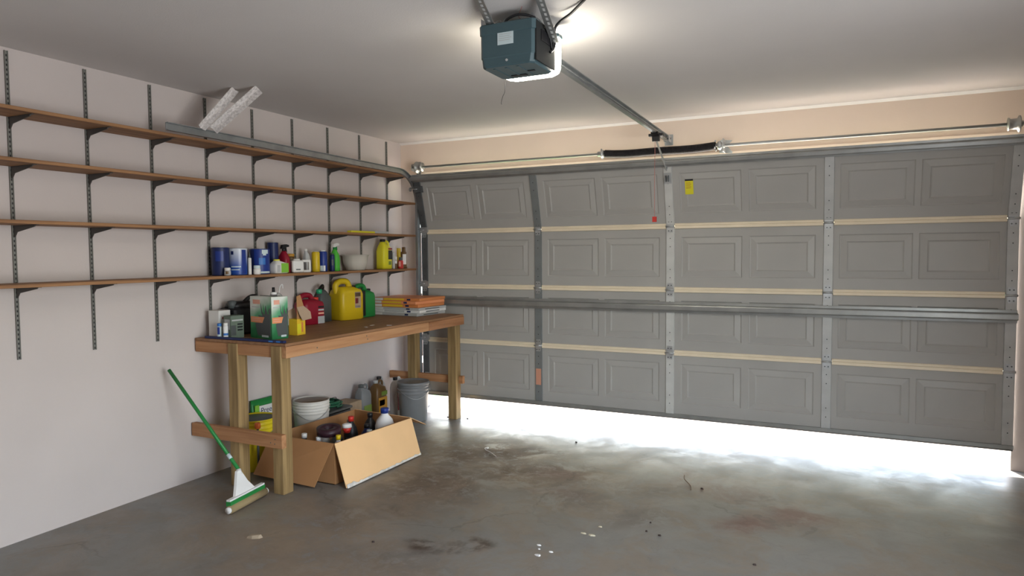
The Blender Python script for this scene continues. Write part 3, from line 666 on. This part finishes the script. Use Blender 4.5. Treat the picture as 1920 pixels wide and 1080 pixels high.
# second shelf: level
t = thing('spirit_level', 'flat yellow and grey level lying on the second shelf', 'level', (.20, -.76, 1.7505), radians(1))
MB().bbox((-.025, -.29, 0), (.025, .05, .018), yelbri, .003).build('body', t); MB().bbox((-.025, .05, 0), (.025, .26, .022), greyl, .003).build('end_piece', t)

# ---- on the bench
t = thing('weed_killer_carton', 'green and white printed carton with orange banners at the bench corner', 'carton', (.497, -2.282, BZ+.001), radians(-12))
W1, W2, H = .125, .255, .287
MB().box((-W2/2, -W1/2, 0), (W2/2, W1/2, H), cartonm).build('body', t)
def print_face(axis):   # art on the +X face (axis x) or the -Y face
    def bx(a0, a1, z0, z1, mt, nm_, d=.0006):
        if axis == 'x': o = MB().box((W2/2, a0, z0), (W2/2+d, a1, z1), mt)
        else: o = MB().box((a0, -W1/2-d, z0), (a1, -W1/2, z1), mt)
        return o.build(nm_, t)
    def poly(pts, mt, nm_, d=.0008):
        m = MB()
        if axis == 'x': m.prism(pts, W2/2, W2/2+d, mt, 'yz')
        else: m.prism(pts, -W1/2-d, -W1/2, mt, 'xz')
        return m.build(nm_, t)
    L0 = -W1/2 if axis == 'x' else -W2/2; R0 = -L0; K = 1 if axis == 'x' else 1.95
    bx_, poly_ = bx, poly
    bx = lambda a0, a1, *a, **k: bx_(L0+(a0-L0)*K, L0+(a1-L0)*K, *a, **k)
    poly = lambda pts, *a: poly_([(L0+(p-L0)*K, q) for p, q in pts], *a)
    poly([(L0+.045, .02), (L0+.03, .10), (L0+.06, .13), (L0+.05, .16), (L0+.075, .155), (L0+.072, .19), (L0+.088, .165), (L0+.095, .225), (L0+.105, .18), (L0+.122, .215), (L0+.122, .02)], greyd, 'plant_print')
    for k in range(5): poly([(L0+.07+k*.012, .17), (L0+.065+k*.016, .245-.008*k), (L0+.078+k*.012, .17)], green if k % 2 else greyd, 'leaf_print', .001)
    poly([(L0+.004, .108), (L0+.075, .108), (L0+.088, .148), (L0+.004, .148)], orangel, 'banner', .0013)
    bx(L0+.012, L0+.066, .118, .124, salmon, 'printed_line', .0018); bx(L0+.012, L0+.06, .132, .138, salmon, 'printed_line', .0018)
    bx(L0+.018, L0+.062, .235, .265, salmon, 'logo_print', .0010); bx(L0+.012, L0+.060, .212, .217, greyl, 'printed_line', .001)
    bx(L0+.07, L0+.11, .012, .026, pale, 'logo_print', .0013)
MB().box((W2/2-.001, -W1/2, 0), (W2/2+.0003, W1/2, H), cartonm2).build('side_panel', t)
print_face('x'); print_face('y')
MB().box((-.10, -.004, 0), (.10, .004, .003), greyd).build('top_seam', t, (0, 0, H))
t = thing('open_carton', 'small yellow printed carton with kraft flaps standing open', 'carton', (.55, -2.07, BZ+.001), radians(5))
MB().box((-.035, -.045, 0), (.035, .045, .115), yellowb).build('body', t)
MB().box((.035, -.044, .01), (.0356, -.005, .08), yelbri).build('label_print', t); MB().box((.035, .003, .02), (.0356, .02, .09), orange).build('label_print', t)
def quad(name, pts, mat, parent, th=.003):
    p = [Vector(q) for q in pts]; n = (p[1]-p[0]).cross(p[2]-p[0]).normalized()*th
    m = MB(); k = len(p); m.add(p+[q+n for q in p], [tuple(range(k)), tuple(range(2*k-1, k-1, -1))]+[(i, i+k, (i+1) % k+k, (i+1) % k) for i in range(k)], mat); return m.build(name, parent)
quad('flap', [(.036, -.045, .20), (.036, .030, .205), (.06, .075, .16), (.065, .080, .11), (.065, -.02, .105), (.05, -.035, .15)], kraftd, t)
quad('flap', [(.035, .045, .115), (.035, -.045, .115), (.036, -.045, .20), (.025, -.03, .275), (.02, .015, .285), (.036, .030, .205)], kraft, t)
quad('flap', [(-.035, .046, .115), (-.035, -.046, .115), (-.05, -.04, .17), (-.05, .04, .19)], kraftd, t)
def tool_case():
    t = thing('power_tool', 'black power tool and case heaped at the left end of the bench', 'tool', (.115, -2.17, BZ+.003))
    MB().bbox((-.09, -.13, 0), (.08, .12, .19), black, .012).build('case', t)
    MB().loft([(.19, .075, .12, 3, 0, 0), (.22, .07, .11, 3, 0, 0), (.235, .045, .08, 2.5, 0, .0)], black).build('motor_cover', t)
    MB().tube(spl([(.02, .0, .22), (.03, .05, .26), (.03, .10, .265), (.03, .14, .25)]), .015, black, 10).build('handle', t)
    MB().lathe([(.028, 0), (.03, .05), (.018, .055)], greyd, n=16).build('knob', t, (.02, -.10, .19))
tool_case()
def carton(name, label, loc, dx, dy, dz, mat, rz=0, faces=(), cat='carton'):
    t = thing(name, label, cat, loc, rz); MB().bbox((-dx/2, -dy/2, 0), (dx/2, dy/2, dz), mat, .0015).build('body', t)
    for ax, a0, a1, z0, z1, mt in faces:
        (MB().box((dx/2, a0, z0), (dx/2+.0008, a1, z1), mt) if ax == 'x' else MB().box((a0, -dy/2-.0008, z0), (a1, -dy/2, z1), mt)).build('label_print', t)
    return t
carton('white_carton', 'plain white carton below the black tool at bench end', (.115, -2.365, BZ+.001), .10, .10, .185, white, radians(0), [('x', -.02, -.005, .125, .14, redm)])
t = carton('dark_carton', 'dark grey-green carton with label lines left of the plant carton', (.262, -2.375, BZ+.001), .085, .10, .155, greyg, radians(-8), [('x', -.042, .042, .118, .128, greyl), ('x', -.05, -.012, .02, .09, greyd), ('x', 0, .04, .09, .1, black), ('x', 0, .04, .07, .08, black), ('x', 0, .04, .05, .06, black), ('y', -.03, .03, .06, .13, greyl)])
jar('tube', 'small white and blue tube standing at the bench edge', 'tube', (.270, -2.452, BZ+.001), .016, .11, brightw, white, .02, [(A0-1.4, A0+1.4, .025, .04, bluel)])
jar('tube', 'blue-grey tube behind the small white and blue tube', 'tube', (.215, -2.455, BZ+.001), .016, .105, pale, bluel, .02, [(A0-1.0, A0+.2, .03, .08, blue)])
t = thing('straightedge', 'dark blue straightedge lying along the bench end', 'straightedge', (.50, -2.47, BZ+.001), 0)
MB().bbox((-.40, -.012, 0), (.32, .012, .016), blued, .002).build('bar', t)
for k in (.19, .255): MB().box((k, -.0128, .003), (k+.035, -.012, .013), bluel).build('label_print', t)
t = jug('pump_sprayer', 'clear bottle with black ringed cap behind the printed carton', (.30, -2.02, BZ+.001), .055, .062, .30, clear, brightw, handle=True, caps=.02, cat='bottle')
MB().lathe([(.024, 0), (.024, .010)], black, n=18).build('black_ring', t, (0, -.018, .270)); MB().lathe([(.012, 0), (.010, .035)], black, n=14).build('spout', t, (0, -.018, .298))
MB().tube(spl([(0, .03, .26), (0, .045, .33), (0, .07, .35), (0, .075, .32)]), .004, brightw, 6).build('wire_loop', t)
def gas_can(label, loc, hx, hy, h, body, capm, rotz=0, lab=(), spout=True, name='fuel_can', nose=0):
    t = thing(name, label, 'fuel can', loc, rotz)
    m = MB(); m.loft([(0, hx*.95, hy*.95, 5, 0, 0), (.008, hx, hy, 6, 0, 0), (h*.66, hx, hy, 6, 0, 0), (h*.76, hx*.93, hy*.94, 5, 0, 0), (h*.83, hx*.6, hy*.72, 4, 0, -hy*.12), (h*.86, hx*.5, hy*.6, 3, 0, -hy*.2)], body); m.build('tank', t)
    m = MB(); m.tube(spl([(0, -hy*.85, h*.70), (0, -hy*.92, h*.90), (0, -hy*.55, h*1.0), (0, hy*.0, h*.99), (0, hy*.22, h*.88), (0, hy*.3, h*.78)]), hx*.27, body, 12); m.build('handle', t)
    MB().lathe([(.026, 0), (.028, .004), (.028, .028), (.022, .032)], capm, n=20).build('cap', t, (0, hy*.58, h*.78))
    m = MB()
    for y0, y1, z0, z1, mt in lab: MB().box((hx*.995, y0*hy, z0*h), (hx*1.01, y1*hy, z1*h), mt).build('label_print', t)
    return t
t = gas_can('large yellow fuel can with printed label on the bench', (.125, -1.01, BZ+.001), .098, .128, .335, yellow, black, radians(-10), [(.1, .62, .30, .72, kraftd), (.12, .60, .60, .70, brown), (.14, .40, .42, .56, redm), (.15, .55, .32, .36, greyl)], name='yellow_fuel_can')
gas_can('red fuel can with white label foot left of the yellow fuel can', (.105, -1.455, BZ+.001), .080, .105, .238, redm, redb, radians(-8), [(.2, .85, .02, .27, greyl), (.25, .8, .34, .40, salmon), (.25, .8, .46, .52, greyl), (.25, .8, .56, .62, black)], name='red_fuel_can')
t = thing('black_sprayer_can', 'black can with green cap squeezed between red and yellow fuel cans', 'can', (.065, -1.245, BZ+.001))
MB().loft([(0, .050, .07, 4, 0, 0), (.2, .050, .07, 4, 0, 0), (.25, .03, .04, 3, 0, 0), (.27, .02, .02, 2, 0, 0)], greyd).build('body', t)
MB().lathe([(.024, 0), (.026, .03), (.018, .036)], nm('green_cap', (.02, .30, .14), .4), n=18).build('cap', t, (.05, -.10, .245)); MB().tube(spl([(.0, 0, .26), (.02, -.02, .305), (.04, -.06, .30), (.05, -.10, .27)]), .013, black, 10).build('hose', t)
t = gas_can('dark green fuel can between yellow fuel can and the boxes', (.105, -.755, BZ+.001), .075, .100, .285, green, black, radians(-10), [(-.75, -.35, .05, .85, black)], name='green_fuel_can')
# stack of flat packages
zc = BZ+.001; lays = [(.026, greyl, 'grey-white flat pack, lowest in the stack on the bench'), (.026, brightw, 'white flat pack, second from bottom of the stack'), (.022, greyl, 'creased grey flat pack just under the orange ones'),
                      (.030, orange, 'orange flat pack, lowest orange one in the stack'), (.028, orangel, 'orange flat pack, middle of the orange ones'), (.026, orange, 'orange flat pack on top of the stack')]
for i, (h, mt, lb) in enumerate(lays):
    t = thing('flat_pack', lb, 'package', (.325+.006*(i % 3)-(.012 if i > 2 else 0), -.345+.006*(i % 2), zc), radians(-4+(-1, 2, 0, 2, -2, 3)[i]), 'flat packs stacked on the bench')
    MB().bbox((-.275, -.215, 0), (.275, .215, h), mt, .003).build('body', t)
    B((-.272, -.2162, h*.12), (-.14, -.215, h*.9), white).build('edge_print', t)
    B((-.13, -.2162, h*.25), (.10, -.215, h*.85), yellowb if i > 2 else greyl).build('edge_print', t)
    B((.13, -.2162, h*.25), (.17, -.215, h*.8), blued).build('edge_print', t)
    if i < 3: B((.275, -.12, h*.3), (.2762, .10, h*.6), greyd).build('edge_print', t)
    zc += h+.001
for i, (x, y) in enumerate(((.66, -1.35), (.70, -1.48), (.79, -1.30))):
    t = MB().bbox((-.010, -.02, 0), (.010, .02, .002), brightw, .0006).build('paper_scrap', None, (x, y, BZ+.0005), i*1.0); tag(t, ('small white scrap on worktop, farthest of three', 'small white scrap on worktop, nearest of three', 'small white scrap by the worktop edge')[[0, 1, 2][i]], 'scrap')

# ------------------------------------------------------------------ below the bench
def bucket(name, label, loc, r, h, mat, ribs, lid=None, inside=greyd, hm=galv, rotz=0):
    t = thing(name, label, 'bucket', loc, rotz)
    pr = [(r*.84, 0), (r*.86, .004), (r*.955, h-.11)]
    for k in range(ribs):
        z = h-.10+k*.09/ribs; pr += [(r*.96, z), (r*1.0, z+.004), (r*1.0, z+.010), (r*.965, z+.014)]
    pr += [(r*.975, h-.01), (r, h-.008), (r, h), (r*.965, h)]
    if not lid: pr += [(r*.955, h-.06)]
    MB().lathe(pr, mat, n=36).build('pail', t)
    if lid: MB().lathe([(r*1.02, -.022), (r*1.035, -.020), (r*1.035, -.002), (r*1.02, .006), (r*.96, .007), (r*.93, .001), (r*.3, .001)], lid, n=36).build('lid', t, (0, 0, h))
    else: MB().lathe([(r*.95, 0), (r*.90, .008), (r*.3, .012)], inside, n=30).build('contents', t, (0, 0, h-.016))
    m = MB(); m.tube([(r*1.03*cos(a), r*1.03*sin(a), h-.05-.09*sin(a-A0+pi/2+0.0)**2) for a in [A0-pi/2+k*pi/16 for k in range(17)]], .0022, hm, 6); m.build('bail_handle', t)
    return t
bucket('grey_bucket', 'grey bucket with ribbed lid standing near the garage door', (.43, -.44, 0.0005), .148, .362, grey, 3, lid=grey)
bucket('white_bucket', 'white bucket with ribbed collar standing behind the cardboard box', (.250, -1.615, .001), .142, .41, whiteb, 4, inside=brown)
bucket('yellow_bucket', 'yellow ribbed bucket standing under the left end of the bench', (.185, -2.13, .001), .150, .375, yellowr, 3, inside=greyd)
t = thing('orange_cap', 'orange round cap resting between the yellow bucket and bench post', 'cap', (.34, -2.26, .355)); t['label'] = 'orange cap on rod beside the yellow bucket rim'
MB().lathe([(.012, -.022), (.02, -.018), (.02, .018), (.014, .022)], nm('orange_plastic', (.75, .16, .03), .5), n=16).build('knob', t); MB().lathe([(.008, -.354), (.008, -.02)], greyd, n=10).build('rod', t)
t = thing('fertiliser_bag', 'green printed bag leaning on the wall behind the yellow bucket', 'bag', (.040, -1.87, .001))
m = MB(); m.loft([(0, .024, .15, 4, 0, 0), (.03, .030, .16, 4, 0, 0), (.30, .028, .16, 4, -.003, 0), (.42, .018, .158, 3, -.008, 0), (.455, .006, .155, 2, -.014, 0)], green); m.build('sack', t)
B((.022, -.09, .33), (.029, .08, .41), white).build('label_print', t, (0, -.02, 0)); text('Preen', .06, blued, t, (.0295, -.025, .37), RX); B((.022, -.15, .28), (.0285, -.11, .42), limeg).build('label_print', t)
# wall-side jugs
def wjug(label, loc, hx, hy, h, body, cap, lab, name='jug'):
    t = thing(name, label, 'jug', loc)
    MB().loft([(0, hx*.93, hy*.93, 4, 0, 0), (.006, hx, hy, 5, 0, 0), (h*.72, hx, hy, 5, 0, 0), (h*.82, hx*.92, hy*.88, 4, 0, 0), (h*.90, hx*.5, hy*.45, 3, 0, -hy*.3), (h*.93, .02, .02, 2, 0, -hy*.4)], body).build('body', t)
    MB().lathe([(.022, 0), (.023, .024), (.018, .027)], cap, n=18).build('cap', t, (0, -hy*.4, h*.925))
    MB().tube(spl([(0, -hy*.1, h*.90), (0, hy*.4, h*.97), (0, hy*.8, h*.92), (0, hy*.82, h*.78)]), hx*.2, body, 10).build('handle', t)
    for y0, y1, z0, z1, mt in lab: MB().box((hx*.99, y0*hy, z0*h), (hx*1.012, y1*hy, z1*h), mt).build('label_print', t)
    return t
wjug('grey jug with olive green label by the wall under the bench', (.14, -.82, .001), .05, .072, .385, grey, greyd, [(-.7, .8, .2, .5, olive), (-.1, .7, .12, .3, green)])
wjug('orange and gold labelled jug by the wall under the bench', (.14, -.60, .001), .055, .080, .385, brown, greyl, [(-.75, .85, .18, .58, gold), (-.6, .4, .38, .52, orange), (-.2, .9, .62, .72, olive)])
wjug('tan bottle with red band behind the white jug', (.06, -.455, .001), .035, .045, .39, greyl, black, [(-.6, .9, .1, .7, redm)], 'bottle')
t = wjug('white jug with pink-red label beside the grey bucket', (.165, -.33, .001), .05, .065, .37, white, black, [(-.9, -.4, .15, .8, redm), (-.3, .2, .55, .7, salmon)])
t = thing('black_case', 'low black crate lying by the wall behind the white bucket', 'crate', (.12, -1.285, .001)); MB().bbox((-.10, -.14, 0), (.13, .16, .24), black, .01).build('body', t); MB().bbox((-.11, -.16, 0), (.14, .17, .02), greyd, .004).build('lid', t, (0, 0, .24))
t = thing('green_hose', 'coil of green hose lying on the black crate', 'hose', (.14, -1.27, .263))
pts = []
for k in range(90):
    a = k*.42; rr = .075+.018*sin(k*.7); pts.append((rr*cos(a), rr*1.2*sin(a), .009+.0006*k))
MB().tube(pts, .008, nm('hose_green', (.01, .10, .045), .4), 7).build('coil', t)
MB().tube([(.05*cos(a), .06*sin(a), .065+.012*sin(a*1.5)) for a in [k*.3 for k in range(22)]], .003, black, 6).build('wire_tie', t)
t = MB().bbox((-.09, -.17, 0), (.09, .17, .27), nm('tan_board', (.40, .30, .20), .7, var=.2), .006).build('tan_box', None, (.12, -.985, .001), radians(2)); t.location = (.11, -1.00, .001); t.scale = (1, .5, .97); tag(t, 'tan box by the wall between the hose and grey jug', 'box')

# big cardboard box
bx = thing('cardboard_box', 'large open cardboard box of bottles with flaps hanging out', 'box', (0, 0, .002))
NR, FR, FL, NL = (.975, -2.20), (1.035, -1.385), (.45, -1.33), (.40, -2.20); Hb = .283
def wallq(a, b, mo, mi):
    quad('side_wall', [(a[0], a[1], 0), (b[0], b[1], 0), (b[0], b[1], Hb), (a[0], a[1], Hb)], mo, bx, .004)
for a, b in ((NR, NL), (FR, NR), (FL, FR), (NL, FL)): wallq(a, b, kraft, kraft)
quad('bottom', [(*NL, 0), (*NR, 0), (*FR, 0), (*FL, 0)], kraft, bx, .004)
o = quad('front_flap', [(.980, -2.205, Hb), (1.040, -1.380, Hb-.002), (1.128, -1.39, .012), (1.098, -2.235, .004)], kraftl, bx, -.004); o['label'] = 'tan flap resting on the floor, side light painted in as a paler tone'
quad('end_flap', [(.972, -2.205, Hb), (.405, -2.205, Hb), (.375, -2.345, .035), (.905, -2.325, .012)], kraft, bx, -.004)
quad('far_flap', [(.45, -1.325, Hb), (1.03, -1.380, Hb), (1.0, -1.11, Hb-.12), (.46, -1.06, Hb-.10)], kraftl, bx, .004)
quad('back_flap', [(.40, -2.20, Hb), (.445, -1.335, Hb), (.415, -1.34, .03), (.368, -2.19, .03)], kraft, bx, -.004)
m = MB(); N = 36
top = []; 
for k in range(N+1):
    u = k/N; x = 1.100+.028*u; y = -2.232+.84*u; j = (.010+.012*(mnoise.noise((k*.9, 3, 1))+.5))*(1.7 if k < 4 else 1)
    top.append((x+.010, y, .003+.006*u)); top.append((x+.010-.31*j, y, .003+.006*u+j*.9))
m.add(top, [(2*k, 2*k+2, 2*k+3, 2*k+1) for k in range(N)], tapem); o = m.build('torn_tape', bx); o['label'] = 'torn white paper along the flap edge'
# things in the box
def bot(label, loc, r, h, body, cap, tilt=(0, 0), name='bottle', lab=None):
    t = thing(name, label, 'bottle', loc); t.rotation_euler = (tilt[0], tilt[1], 0)
    MB().lathe([(r*.9, 0), (r, .005), (r, h*.62), (r*.8, h*.75), (r*.36, h*.86), (r*.36, h*.9)], body, n=20).build('body', t)
    MB().lathe([(r*.42, 0), (r*.44, h*.10), (r*.36, h*.11)], cap, n=14).build('cap', t, (0, 0, h*.89))
    if lab: MB().arc(r*1.01, h*.15, h*.55, A0-1, A0+1, lab).build('label_print', t)
    return t
FB = .008
bot('dark red bottle in the cardboard box', (.84, -1.98, FB), .055, .25, redm, black, lab=black)
bot('white capped bottle beside the bench leg in the box', (.62, -2.10, FB), .045, .285, black, white)
bot('small bottle with white cap in the box front', (.74, -2.09, FB), .040, .27, greyd, brightw)
bot('black bottle with red cap sticking up in the box', (.73, -1.72, FB), .050, .335, black, redb, lab=greyd)
bot('bottle with yellow cap at the box front edge', (.91, -2.08, FB), .040, .30, brightw, yellow)
bot('dark blue bottle in the middle of the box', (.80, -1.62, FB), .052, .26, blued, black)
bot('black bottle lying back in the far side of the box', (.62, -1.60, FB), .048, .27, black, greyd)
bot('dark bottle between the red and black bottles in the box', (.71, -1.87, FB), .048, .25, greyd, greyl)
bot('dark bottle behind the front flap of the box', (.90, -1.72, FB), .048, .25, black, pale, lab=pale)
t = thing('red_funnel_cup', 'white and red cup on top of the bottles in box', 'cup', (.78, -1.83, .25)); MB().lathe([(.022, 0), (.034, .04)], redb, n=18).build('base', t); MB().lathe([(.036, 0), (.034, .022), (.02, .028)], brightw, n=18).build('cap', t, (0, 0, .04))
t = thing('tape_roll', 'dark round spool resting on the bottles in the box', 'spool', (.775, -2.02, .290)); MB().lathe([(.035, 0), (.085, 0), (.085, .045), (.035, .045), (.035, 0)], nm('spool_dark', (.035, .012, .02), .45), n=28, cap=False).build('roll', t); t.rotation_euler = (radians(6), radians(4), 0)
t = bot('white jug with blue cap at the far corner of the box', (.86, -1.475, FB), .075, .36, brightw, blue)
bot('black bottle next to the blue-capped jug in the box', (.70, -1.45, FB), .05, .30, black, black)
bot('clear bottle between dark bottles in the box', (.58, -1.85, FB), .045, .25, greyl, greyd)

# ------------------------------------------------------------------ floor squeegee mop
t = thing('floor_mop', 'green and white roller sponge mop leaning at the bench end', 'mop', (0, 0, 0))
hc = Vector((.705, -2.715, .045)); hd = Vector((-.16, .98, 0)).normalized(); hn = Vector((.98, .16, 0)).normalized()
def fr_(u, v, z): return hc+hd*u+hn*v+Vector((0, 0, z))
mt = Matrix((hn, hd, Vector((0, 0, 1)))).transposed().to_4x4(); mt.translation = hc
m = MB(); m.box((-.015, -.165, .0), (.018, .165, .030), green, mtx=mt); m.build('green_blade_holder', t)
m = MB(); m.box((-.012, -.165, .030), (.014, .165, .040), brightw, mtx=mt); m.build('white_bar', t)
m = MB(); m.tube([fr_(-.17, .012, -.018), fr_(.17, .012, -.018)], .025, spong, 14); m.build('sponge_roller', t)
m = MB()
for u in (-.178, .178): m.tube([fr_(u-.006, .012, -.018), fr_(u+.006, .012, -.018)], .02, brightw, 12)
m.build('end_cap', t)
so = Vector((.645, -2.715, .215)); 
m = MB(); a = [fr_(-.11, 0, .03), fr_(.09, 0, .03), fr_(.05, -.03, .09), fr_(.016, -.055, .165), fr_(-.016, -.055, .165), fr_(-.06, -.03, .09)]
m.add([p+hn*.008 for p in a]+[p-hn*.010 for p in a], [tuple(range(6)), tuple(range(11, 5, -1))]+[(i, i+6, (i+1) % 6+6, (i+1) % 6) for i in range(6)], brightw)
m.tube([fr_(0, -.045, .145), so], [.017, .015], brightw, 12); m.build('white_socket', t)
hdv = Vector((-.137, -.01, .147)).normalized()
m = MB(); m.tube([so, so+hdv*.82], .0115, green, 12); m.build('handle', t)
m = MB(); m.tube([so+hdv*.085, so+hdv*.12], .0122, pale, 12); m.build('handle_label', t)

# ------------------------------------------------------------------ floor litter
def chip(name, label, cat, x, y, pts, mat, h=.004, group=None, rz=0):
    m = MB(); n = len(pts); vs = [(a, b, 0) for a, b in pts]+[(a*.8, b*.8, h*(1+.5*(i % 2))) for i, (a, b) in enumerate(pts)]
    m.add(vs, [tuple(range(n-1, -1, -1)), tuple(range(n, 2*n))]+[(i, (i+1) % n, (i+1) % n+n, i+n) for i in range(n)], mat)
    return tag(m.build(name, None, (x, y, .0005), rz), label, cat, group)
def poly(n, rx, ry, seed):
    random.seed(seed); return [(rx*(.7+.5*random.random())*cos(2*pi*i/n), ry*(.7+.5*random.random())*sin(2*pi*i/n)) for i in range(n)]
chip('dry_leaf', 'curled pale dry leaf on the floor at lower left', 'leaf', 1.146, -3.071, [(-.045, 0), (-.02, .014), (.01, .018), (.045, .004), (.03, -.012), (-.01, -.014)], debris, .012, rz=.5)
for i, (x, y, s, lb) in enumerate(((2.61, -2.50, .013, 'white paint flake farthest of the little white cluster'), (2.654, -2.615, .02, 'largest white paint flake nearest the camera'), (2.70, -2.55, .012, 'white paint flake at right of the white cluster'), (2.63, -2.545, .009, 'tiny white paint flake amid the white cluster'))):
    chip('paint_flake', lb, 'flake', x, y, poly(6, s, s*.7, i), brightw, .003, 'white paint flakes')
for i, (x, y, s, lb) in enumerate(((2.775, -2.255, .018, 'cream paint flake, left one of the cream pair'), (2.825, -2.26, .022, 'cream paint flake, right one of the cream pair'), (2.83, -2.13, .012, 'faint cream flake beyond the cream pair'))):
    chip('paint_flake', lb, 'flake', x, y, poly(7, s, s*.5, i+9), nm('cream_flake', (.6, .56, .42), .7), .003, 'cream paint flakes')
lbs = ['dark chip below the reddish scrape', 'dark chip, farthest of three in mid floor', 'dark chip, middle of three in mid floor', 'dark chip, nearest of three in mid floor', 'dark chip near the right lower edge', 'dark chip in left foreground', 'dark chip beside the front bench leg', 'dark chip just right of the front bench leg', 'small dark chip near the door light']
for i, (x, y, s) in enumerate(((3.24, -1.254, .014), (3.076, -1.956, .010), (3.085, -2.085, .012), (3.166, -2.111, .012), (3.678, -2.265, .012), (1.779, -2.841, .013), (.68, -.235, .013), (.885, -.215, .012), (2.1, -.55, .012))):
    chip('dark_chip', lbs[i], 'chip', x, y, poly(6, s*.75, s*.5, i+30), dark, .005, 'dark chips on the floor')
t = thing('zip_tie', 'white plastic strip with loop lying on the floor', 'strip', (1.56, -1.06, .001))
MB().tube(spl([(-.04, .06, .004), (-.05, .02, .012), (-.03, 0, .004), (.03, -.04, .004), (.12, -.12, .004)]), .003, brightw, 6).build('strap', t); MB().bbox((-.05, .04, 0), (-.035, .06, .012), brightw, .002).build('buckle', t)
t = MB().tube(spl([(0, .12, .003), (.02, .03, .005), (.08, -.08, .004), (.10, -.16, .003)]), .0025, nm('twig', (.16, .10, .07), .8), 6).build('twig', None, (3.08, -1.15, .001)); tag(t, 'thin curved twig lying in the door light', 'twig')
